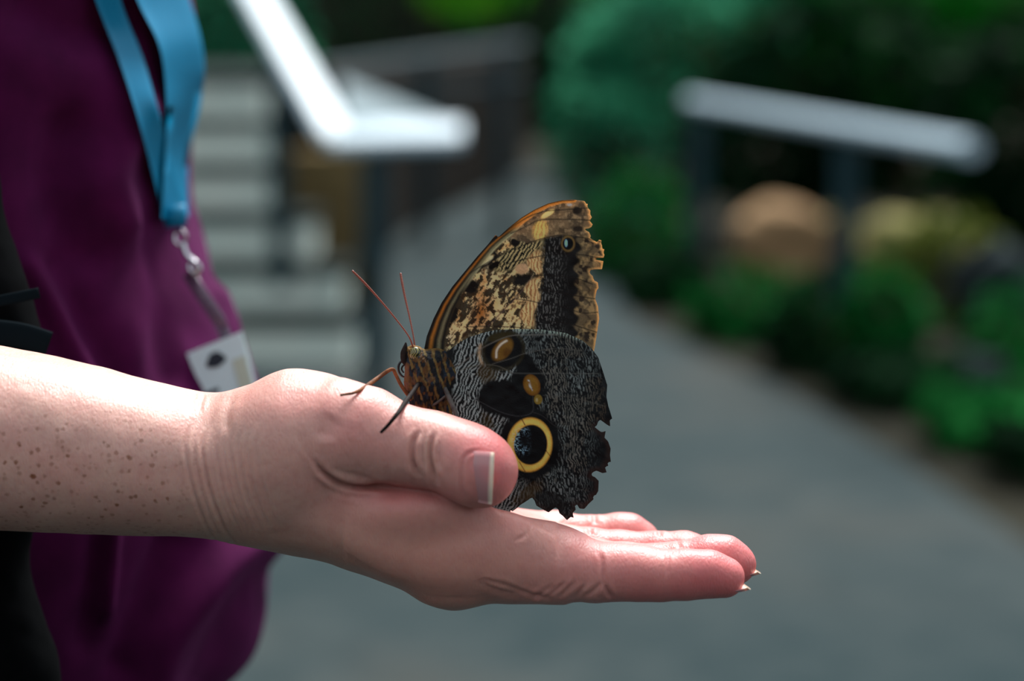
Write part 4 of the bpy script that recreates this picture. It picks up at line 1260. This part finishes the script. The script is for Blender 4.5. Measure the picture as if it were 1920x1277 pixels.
def paint_hind(P):
    x, y = P[:, 0], P[:, 1]
    n = lambda s, seed, o=4: fbm(x / s, y / s, None, seed, o)
    C = np.tile(lin((15, 16, 18)), (len(P), 1))
    # fine grey ripple over the outer half
    outer = sstep(950, 1010, x + 16 * (n(30, 2) - 0.5)) 
    rip = stripes(x, y, 4.9, -0.10 + 0.0, 9, 22, 11, 0.42, 0.28) * sstep(0.30, 0.56, fbm(x / 3.2, y / 6.0, None, 14, 3))
    C = lerp(C, (138, 146, 144), outer * rip * (0.38 + 0.55 * n(40, 15)) * sstep(1150, 1090, x + 0.12 * (y - 700)))
    C = lerp(C, (92, 76, 58), outer * rip * 0.6 * sstep(0.5, 0.62, n(36, 18)))
    # bold zebra on the inner half
    inner = (1 - outer) * sstep(845, 856, x + 0.05 * (y - 700) + 7 * (n(16, 23) - 0.5))
    zb = stripes(x, y, 7.2, 0.10 + 4e-4 * (y - 700), 10, 26, 27, 0.34, 0.16)
    C = lerp(C, (158, 166, 164), inner * zb * 0.95)
    # top border strip
    top = sstep(626, 619, y - 0.0016 * (x - 985) ** 2) * sstep(958, 972, x)
    C = lerp(C, (150, 162, 150), top * stripes(x, y, 6.2, 0.25, 4, 20, 37, 0.4, 0.15))
    # brown olive patches, dark pools around the eyes
    C = lerp(C, (66, 50, 22), sstep(1.25, 0.5, ell(x, y, 915, 700, 18, 24) + 0.9 * (n(9, 44) - 0.5)) * 0.75)
    C = lerp(C, (60, 46, 18), sstep(1.2, 0.5, ell(x, y, 912, 800, 16, 28) + 0.9 * (n(8, 46) - 0.5)) * 0.7)
    pool = np.minimum.reduce([ell(x, y, 944, 657, 40, 36, -0.5), ell(x, y, 990, 724, 33, 44), ell(x, y, 960, 750, 50, 36, 0.25), ell(x, y, 993, 833, 58, 68), ell(x, y, 930, 745, 34, 32), ell(x, y, 985, 690, 18, 26)])
    C = lerp(C, (9, 9, 11), sstep(1.12, 0.9, pool + 0.22 * (n(10, 52) - 0.5)))
    C = lerp(C, (46, 40, 22), sstep(0.8, 1.0, ell(x, y, 944, 657, 40, 36, -0.5)) * sstep(1.12, 1.0, ell(x, y, 944, 657, 40, 36, -0.5)) * 0.8)
    C = lerp(C, (176, 150, 120), np.exp(-((ell(x, y, 944, 657, 40, 36, -0.5) - 1.16) / 0.08) ** 2) * sstep(912, 900, x) * sstep(640, 650, y) * sstep(690, 680, y))
    C = lerp(C, (54, 44, 16), sstep(1.1, 0.7, ell(x, y, 938, 632, 26, 9, -0.2)) * 0.9)
    # first eye
    e = ell(x, y, 942, 655.5, 27, 16.5, -0.85)
    C = lerp(C, (124, 88, 30), sstep(1.08, 0.75, e)); C = lerp(C, (84, 48, 10), sstep(1.0, 0.3, ell(x, y, 952, 662, 14, 14)) * sstep(1.05, 0.8, e) * 0.7)
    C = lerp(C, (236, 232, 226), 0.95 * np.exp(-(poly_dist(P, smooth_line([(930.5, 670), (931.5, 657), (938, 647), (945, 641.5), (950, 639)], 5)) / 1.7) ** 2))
    # middle eye and its droplet
    e = ell(x, y, 997, 722, 15.5, 20.5, -0.35)
    C = lerp(C, (134, 96, 30), sstep(1.06, 0.86, e)); C = lerp(C, (112, 66, 12), sstep(0.6, 0.9, e) * sstep(1.06, 0.96, e) * 0.6)
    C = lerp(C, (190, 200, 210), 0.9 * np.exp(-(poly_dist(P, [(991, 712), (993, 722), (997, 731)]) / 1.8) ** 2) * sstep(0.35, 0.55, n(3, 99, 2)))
    C = lerp(C, (132, 108, 40), sstep(1.1, 0.85, ell(x, y, 1009, 749, 8, 9.5))); C = lerp(C, (180, 170, 130), sstep(1, 0.4, ell(x, y, 1006.5, 750, 3, 5)) * 0.7)
    # great eye
    e = ell(x, y, 993, 834, 44, 53, 0.12)
    C = lerp(C, (6, 6, 8), sstep(1.02, 0.96, e))
    rg_ = sstep(1.0, 0.93, e) * sstep(0.68, 0.74, ell(x, y, 995, 834, 44, 53, 0.12))
    C = lerp(C, (224, 178, 80), rg_); C = lerp(C, (150, 100, 26), rg_ * sstep(0.90, 1.0, e) * 0.9); C = lerp(C, (238, 204, 116), rg_ * np.exp(-((e - 0.82) / 0.07) ** 2) * 0.6)
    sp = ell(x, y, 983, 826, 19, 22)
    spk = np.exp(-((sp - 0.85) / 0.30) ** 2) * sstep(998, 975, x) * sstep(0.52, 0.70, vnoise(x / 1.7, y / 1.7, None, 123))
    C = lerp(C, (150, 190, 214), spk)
    # frayed lower edge: bare dark brown membrane
    rim = signed_dist(P, HIND)
    C = lerp(C, (48, 34, 30), sstep(-12, -2, rim + 6 * (n(9, 63) - 0.5)) * sstep(780, 800, y) * sstep(960, 985, x) * 0.8)
    C = lerp(C, (24, 20, 19), sstep(1.2, 0.7, ell(x, y, 1035, 940, 34, 18, 0.5) + 0.4 * (n(9, 64) - 0.5)) * 0.9)
    C = lerp(C, (150, 160, 158), 0.8 * sstep(958, 952, x) * sstep(948, 952, y) * stripes(x, y, 4.4, 1.15, 2, 20, 71, 0.4))
    C = lerp(C, (74, 56, 26), 0.6 * sstep(1.2, 0.5, ell(x, y, 990, 925, 34, 14, -0.6) + 0.9 * (n(7, 67) - 0.5)))
    # veins
    for L, cv, w, a in (([(355, 300), (400, 275), (480, 215), (560, 160), (700, 100), (820, 92), (1000, 92)], (118, 112, 104), 1.0, 0.75), ([(400, 310), (480, 285), (560, 275), (640, 285), (720, 325)], (96, 90, 76), 1.0, 0.7),
                        ([(600, 270), (720, 235), (820, 200), (1000, 175), (1150, 190)], (104, 100, 94), 0.8, 0.6), ([(640, 325), (800, 328), (1000, 328), (1250, 330)], (104, 104, 100), 0.8, 0.6),
                        ([(920, 465), (1050, 470), (1150, 490), (1290, 530)], (96, 92, 84), 0.8, 0.55), ([(430, 450), (540, 510), (650, 565), (760, 590), (845, 565), (848, 470)], (60, 60, 62), 0.8, 0.8),
                        ([(845, 565), (910, 590), (1000, 660), (1150, 700)], (50, 46, 46), 0.8, 0.8), ([(770, 590), (800, 645)], (10, 10, 12), 1.0, 0.9), ([(665, 705), (695, 760)], (10, 10, 12), 1.0, 0.9), ([(905, 770), (960, 840), (1000, 870)], (12, 12, 12), 0.9, 0.8), ([(765, 870), (800, 930)], (12, 12, 12), 0.9, 0.8)):
        C = vein(P, C, Z2(L), w, cv, a)
    return C * 0.78

def wing_mat():
    m, nt, b = new_mat('wing_scales', (0.5, 0.5, 0.5, 1), 0.55, 0, 0.25)
    a = attr_node(nt, 'tint')
    n = noise_node(nt, 2600, 2)
    c = mix_col(nt, 0.35, a.outputs['Color'], ramp(nt, n.outputs['Fac'], [(0.3, (0.35, 0.35, 0.35, 1)), (0.7, (1, 1, 1, 1))]), 'MULTIPLY')
    c = mix_col(nt, 1.0, c, (2.2, 2.2, 2.2, 1), 'MULTIPLY')
    c = mix_col(nt, 1.0, c, (0.93, 0.82, 0.62, 1), 'DARKEN')
    nt.links.new(c, b.inputs['Base Color'])
    bump(nt, b, n.outputs['Fac'], 0.25, 0.0003)
    t = nt.nodes.new('ShaderNodeBsdfTranslucent'); nt.links.new(c, t.inputs['Color'])
    mx = nt.nodes.new('ShaderNodeMixShader'); mx.inputs[0].default_value = 0.5
    nt.links.new(b.outputs[0], mx.inputs[1]); nt.links.new(t.outputs[0], mx.inputs[2]); nt.links.new(mx.outputs[0], nt.nodes['Material Output'].inputs[0])
    return m
WING = wing_mat()

foot = to_world(pt(800, 775, 0))
BF = empty('butterfly', foot)
tag(BF, 'owl butterfly with closed brown wings and yellow-ringed eyespots on the open palm', 'butterfly')

def wing(name, poly, paint, h, csurf, label=None):
    P, F, _ = outline_mesh(poly, h)
    Cc = paint(P)
    x, y = P[:, 0], P[:, 1]
    c = csurf(x, y) + 1.6 * (fbm(x / 40, y / 40, None, 7, 3) - 0.5) * 4
    top = np.array([(x - CX) * (1 + c / FPX), (y - CY) * (1 + c / FPX), c]).T
    bot = top + np.array([0, 0, 1.1])
    n = len(P)
    # border loop for the thickness
    cnt = {}
    for f in F:
        for a, b in zip(f, f[1:] + f[:1]): cnt[(a, b)] = 1
    side = [(b, a, n + a, n + b) for (a, b) in cnt if (b, a) not in cnt]
    Fa = list(F) + [tuple(n + i for i in f[::-1]) for f in F] + side
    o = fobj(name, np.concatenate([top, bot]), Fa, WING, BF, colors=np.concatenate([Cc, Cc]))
    if label: o['label'] = label
    return o
# near pair (facing the camera) and far pair behind it
GW = 1.5
hc = lambda x, y: -13 + 26 * sstep(880, 820, x) * 0 + 0.000055 * (x - 960) ** 2 - 6 * np.sin((y - 620) / 110) - 0.02 * (y - 800)
fc = lambda x, y: -2 + 0.00008 * (x - 960) ** 2 - 0.012 * (y - 500)
wing('forewing', FORE, paint_fore, GW, fc, 'tan and black forewing with a small eyespot near its ragged tip')
wing('hindwing', HIND, paint_hind, GW, hc, 'dark rippled hindwing with a large yellow-ringed eyespot')
wing('forewing', FORE, paint_fore, 4.0, lambda x, y: fc(x, y) * -0.6 + 10)
wing('hindwing', HIND, paint_hind, 4.0, lambda x, y: hc(x, y) * -0.6 + 14)

# body
def build_body():
    f = Field(np.arange(-230, 0, 1.6), np.arange(0, 330, 1.6), np.arange(-60, 60, 1.6))
    Pp = lambda *a: np.append(pt(*a[:3]), a[3])
    f.chain([Pp(800, 690, 0, 34), Pp(806, 725, 0, 37), Pp(797, 755, 0, 24), Pp(789, 768, 0, 13)], 8, 14)
    f.chain([Pp(783, 690, 0, 22), Pp(782, 720, 0, 21), Pp(786, 752, 0, 15)], 12, 10)
    f.chain([Pp(776, 664, 0, 17), Pp(784, 682, 0, 18)], 10, 8)
    f.chain([Pp(822, 680, 0, 26), Pp(836, 700, 0, 24)], 14, 8)
    f.chain([Pp(815, 735, 2, 26), Pp(845, 790, 4, 22), Pp(880, 860, 4, 19), Pp(905, 915, 4, 12)], 14, 10)
    V, Q = f.mesh(2); N = normals(V, Q); px = to_pixel(V); x, y = px[:, 0], px[:, 1]
    # fur
    V = V + N * ((fbm(V[:, 0] / 5, V[:, 1] / 11, V[:, 2] / 5, 4, 3) - 0.5) * 5)[:, None]
    C = np.tile(lin((14, 17, 22)), (len(V), 1))
    u = x - 0.30 * (y - 700) + 5 * (fbm(x / 16, y / 16, None, 3, 3) - 0.5)
    s = sstep(0.70, 0.9, 0.5 + 0.5 * np.cos(2 * math.pi * (u - 777) / 15.5))
    C = lerp(C, (98, 80, 44), s * sstep(0.28, 0.5, fbm(x / 7, y / 12, None, 8, 3)))
    C = lerp(C, (28, 40, 54), 0.6 * sstep(0.55, 0.7, fbm(x / 9, y / 13, None, 12, 2)) * (1 - s))
    C = lerp(C, (112, 78, 60), sstep(769, 764, x) * sstep(680, 690, y) * 0.8)
    C = lerp(C, (150, 78, 36), sstep(756, 770, y) * sstep(806, 790, x))
    C = lerp(C, (120, 90, 44), sstep(660, 652, y) * 0.9)
    C = lerp(C, (104, 70, 30), sstep(0.5, 0.65, fbm(x / 5, y / 9, None, 15, 2)) * 0.5)
    return V, Q, C
V, Q, C = build_body()
fm, nt_, b_ = new_mat('body_fur', (0.1, 0.1, 0.1, 1), 0.8, 0, 0.2)
a_ = attr_node(nt_, 'tint'); nt_.links.new(a_.outputs['Color'], b_.inputs['Base Color'])
n_ = noise_node(nt_, 1500, 4, stretch=(1, 1, 0.4)); bump(nt_, b_, n_.outputs['Fac'], 0.7, 0.001)
o = fobj('body', V, Q, fm, BF, colors=C); o['label'] = 'dark furry body with ochre stripes'

# striped eye
bm = bmesh.new(); bmesh.ops.create_uvsphere(bm, u_segments=40, v_segments=28, radius=1)
ev = np.array([q.co[:] for q in bm.verts]); EF = [tuple(w.index for w in q.verts) for q in bm.faces]; bm.free()
ex = ev[:, 0] + 0.18 * np.sin(ev[:, 1] * 5)
ec = np.tile(lin((24, 26, 20)), (len(ev), 1)); ec = lerp(ec, (128, 122, 70), stripes(ex * 12, ev[:, 1] * 12, 4.6, 0.1, 1, 9, 5, 0.45))
em, nt_, b_ = new_mat('compound_eye', (0.1, 0.1, 0.1, 1), 0.25); a_ = attr_node(nt_, 'tint'); nt_.links.new(a_.outputs['Color'], b_.inputs['Base Color'])
for side in (-1, 1):
    ev2 = ev * np.array([11.5, 13.5, 8.0]) + pt(779, 664, side * 15)
    fobj('eye', ev2, EF, em, BF, colors=ec)

def horn(name, pts, r, mat, n=8, parent=BF, flat=1.0):
    v, F = tube(smooth_line([pt(*p) for p in pts], 8), np.interp(np.linspace(0, 1, (len(pts) - 1) * 8 + 1), np.linspace(0, 1, len(r)), r), n, flat=flat)
    return fobj(name, v, F, mat, parent)
ANT, nt_, b_ = new_mat('antenna_red', rgb(124, 54, 36), 0.5)
wv = nt_.nodes.new('ShaderNodeTexWave'); wv.inputs['Scale'].default_value = 700; wv.bands_direction = 'Z'
tc_ = nt_.nodes.new('ShaderNodeTexCoord'); nt_.links.new(tc_.outputs['Object'], wv.inputs['Vector'])
nt_.links.new(ramp(nt_, wv.outputs['Fac'], [(0.2, rgb(70, 28, 22)), (0.6, rgb(150, 70, 46))]), b_.inputs['Base Color'])
LEGM = mottled('leg_brown', rgb(58, 36, 24), rgb(128, 78, 46), 500, 0.6, 0.3, 0.0003, 0.15)
LEGD = mottled('leg_dark', rgb(20, 17, 17), rgb(40, 31, 28), 500, 0.7, 0.3, 0.0003, 0.1)
LEGG = mottled('leg_grey', rgb(58, 54, 54), rgb(86, 80, 76), 500, 0.6, 0.3, 0.0003)
BLK2, nt_, b_ = new_mat('proboscis_black', rgb(14, 16, 20), 0.35)
horn('antenna', [(775, 652, -8), (766, 630, -12), (742, 598, -18), (712, 562, -24), (684, 531, -30), (660, 507, -34)], [1.7, 1.3, 1.4, 1.7, 2.1, 1.7], ANT)
horn('antenna', [(778, 652, 8), (775, 630, 12), (768, 595, 22), (760, 560, 32), (754, 530, 40), (751, 512, 46)], [1.7, 1.3, 1.5, 1.9, 2.2, 1.8], ANT)
for side in (-1, 1):
    horn('palp', [(766, 684, 5 * side), (758, 676, 6 * side), (757, 662, 6 * side), (760, 650, 6 * side), (761, 642, 6 * side)], [5, 6, 6, 4, 1.2], LEGD)
horn('proboscis', [(768, 680, 0), (756, 676, 0), (748, 684, 0), (748, 697, 1), (756, 706, 2), (768, 704, 3), (772, 694, 4), (766, 685, 4), (757, 685, 5), (753, 692, 6), (757, 699, 6)], [2.2, 2.2, 1.8, 1.6], BLK2, 8)
horn('leg', [(775, 752, -6), (766, 742, -14), (752, 722, -22), (742, 702, -28), (737, 693, -32), (728, 695, -36), (708, 709, -48), (690, 722, -100), (676, 731, -150), (662, 737, -168), (650, 739, -174), (638, 741, -178)], [4, 3.6, 3.4, 3.6, 3.8, 4.4, 3.2, 2.6, 2.2], LEGM)
horn('leg', [(784, 720, -34), (772, 738, -84), (760, 754, -140), (748, 772, -200), (737, 786, -213), (726, 799, -211), (714, 811, -206)], [4.2, 4.4, 4.6, 4.2, 3.6, 3.2, 2.8], LEGD)
horn('leg', [(834, 728, -26), (843, 748, -44), (851, 766, -60), (857, 784, -68), (860, 798, -78)], [4.0, 4.8, 4.6, 3.4, 3], LEGG)
horn('leg', [(803, 764, -16), (818, 756, -30), (836, 742, -34)], [2.4, 2.6, 2.2], LEGG)

for o in bpy.data.objects:
    if '_org' in o: del o['_org']
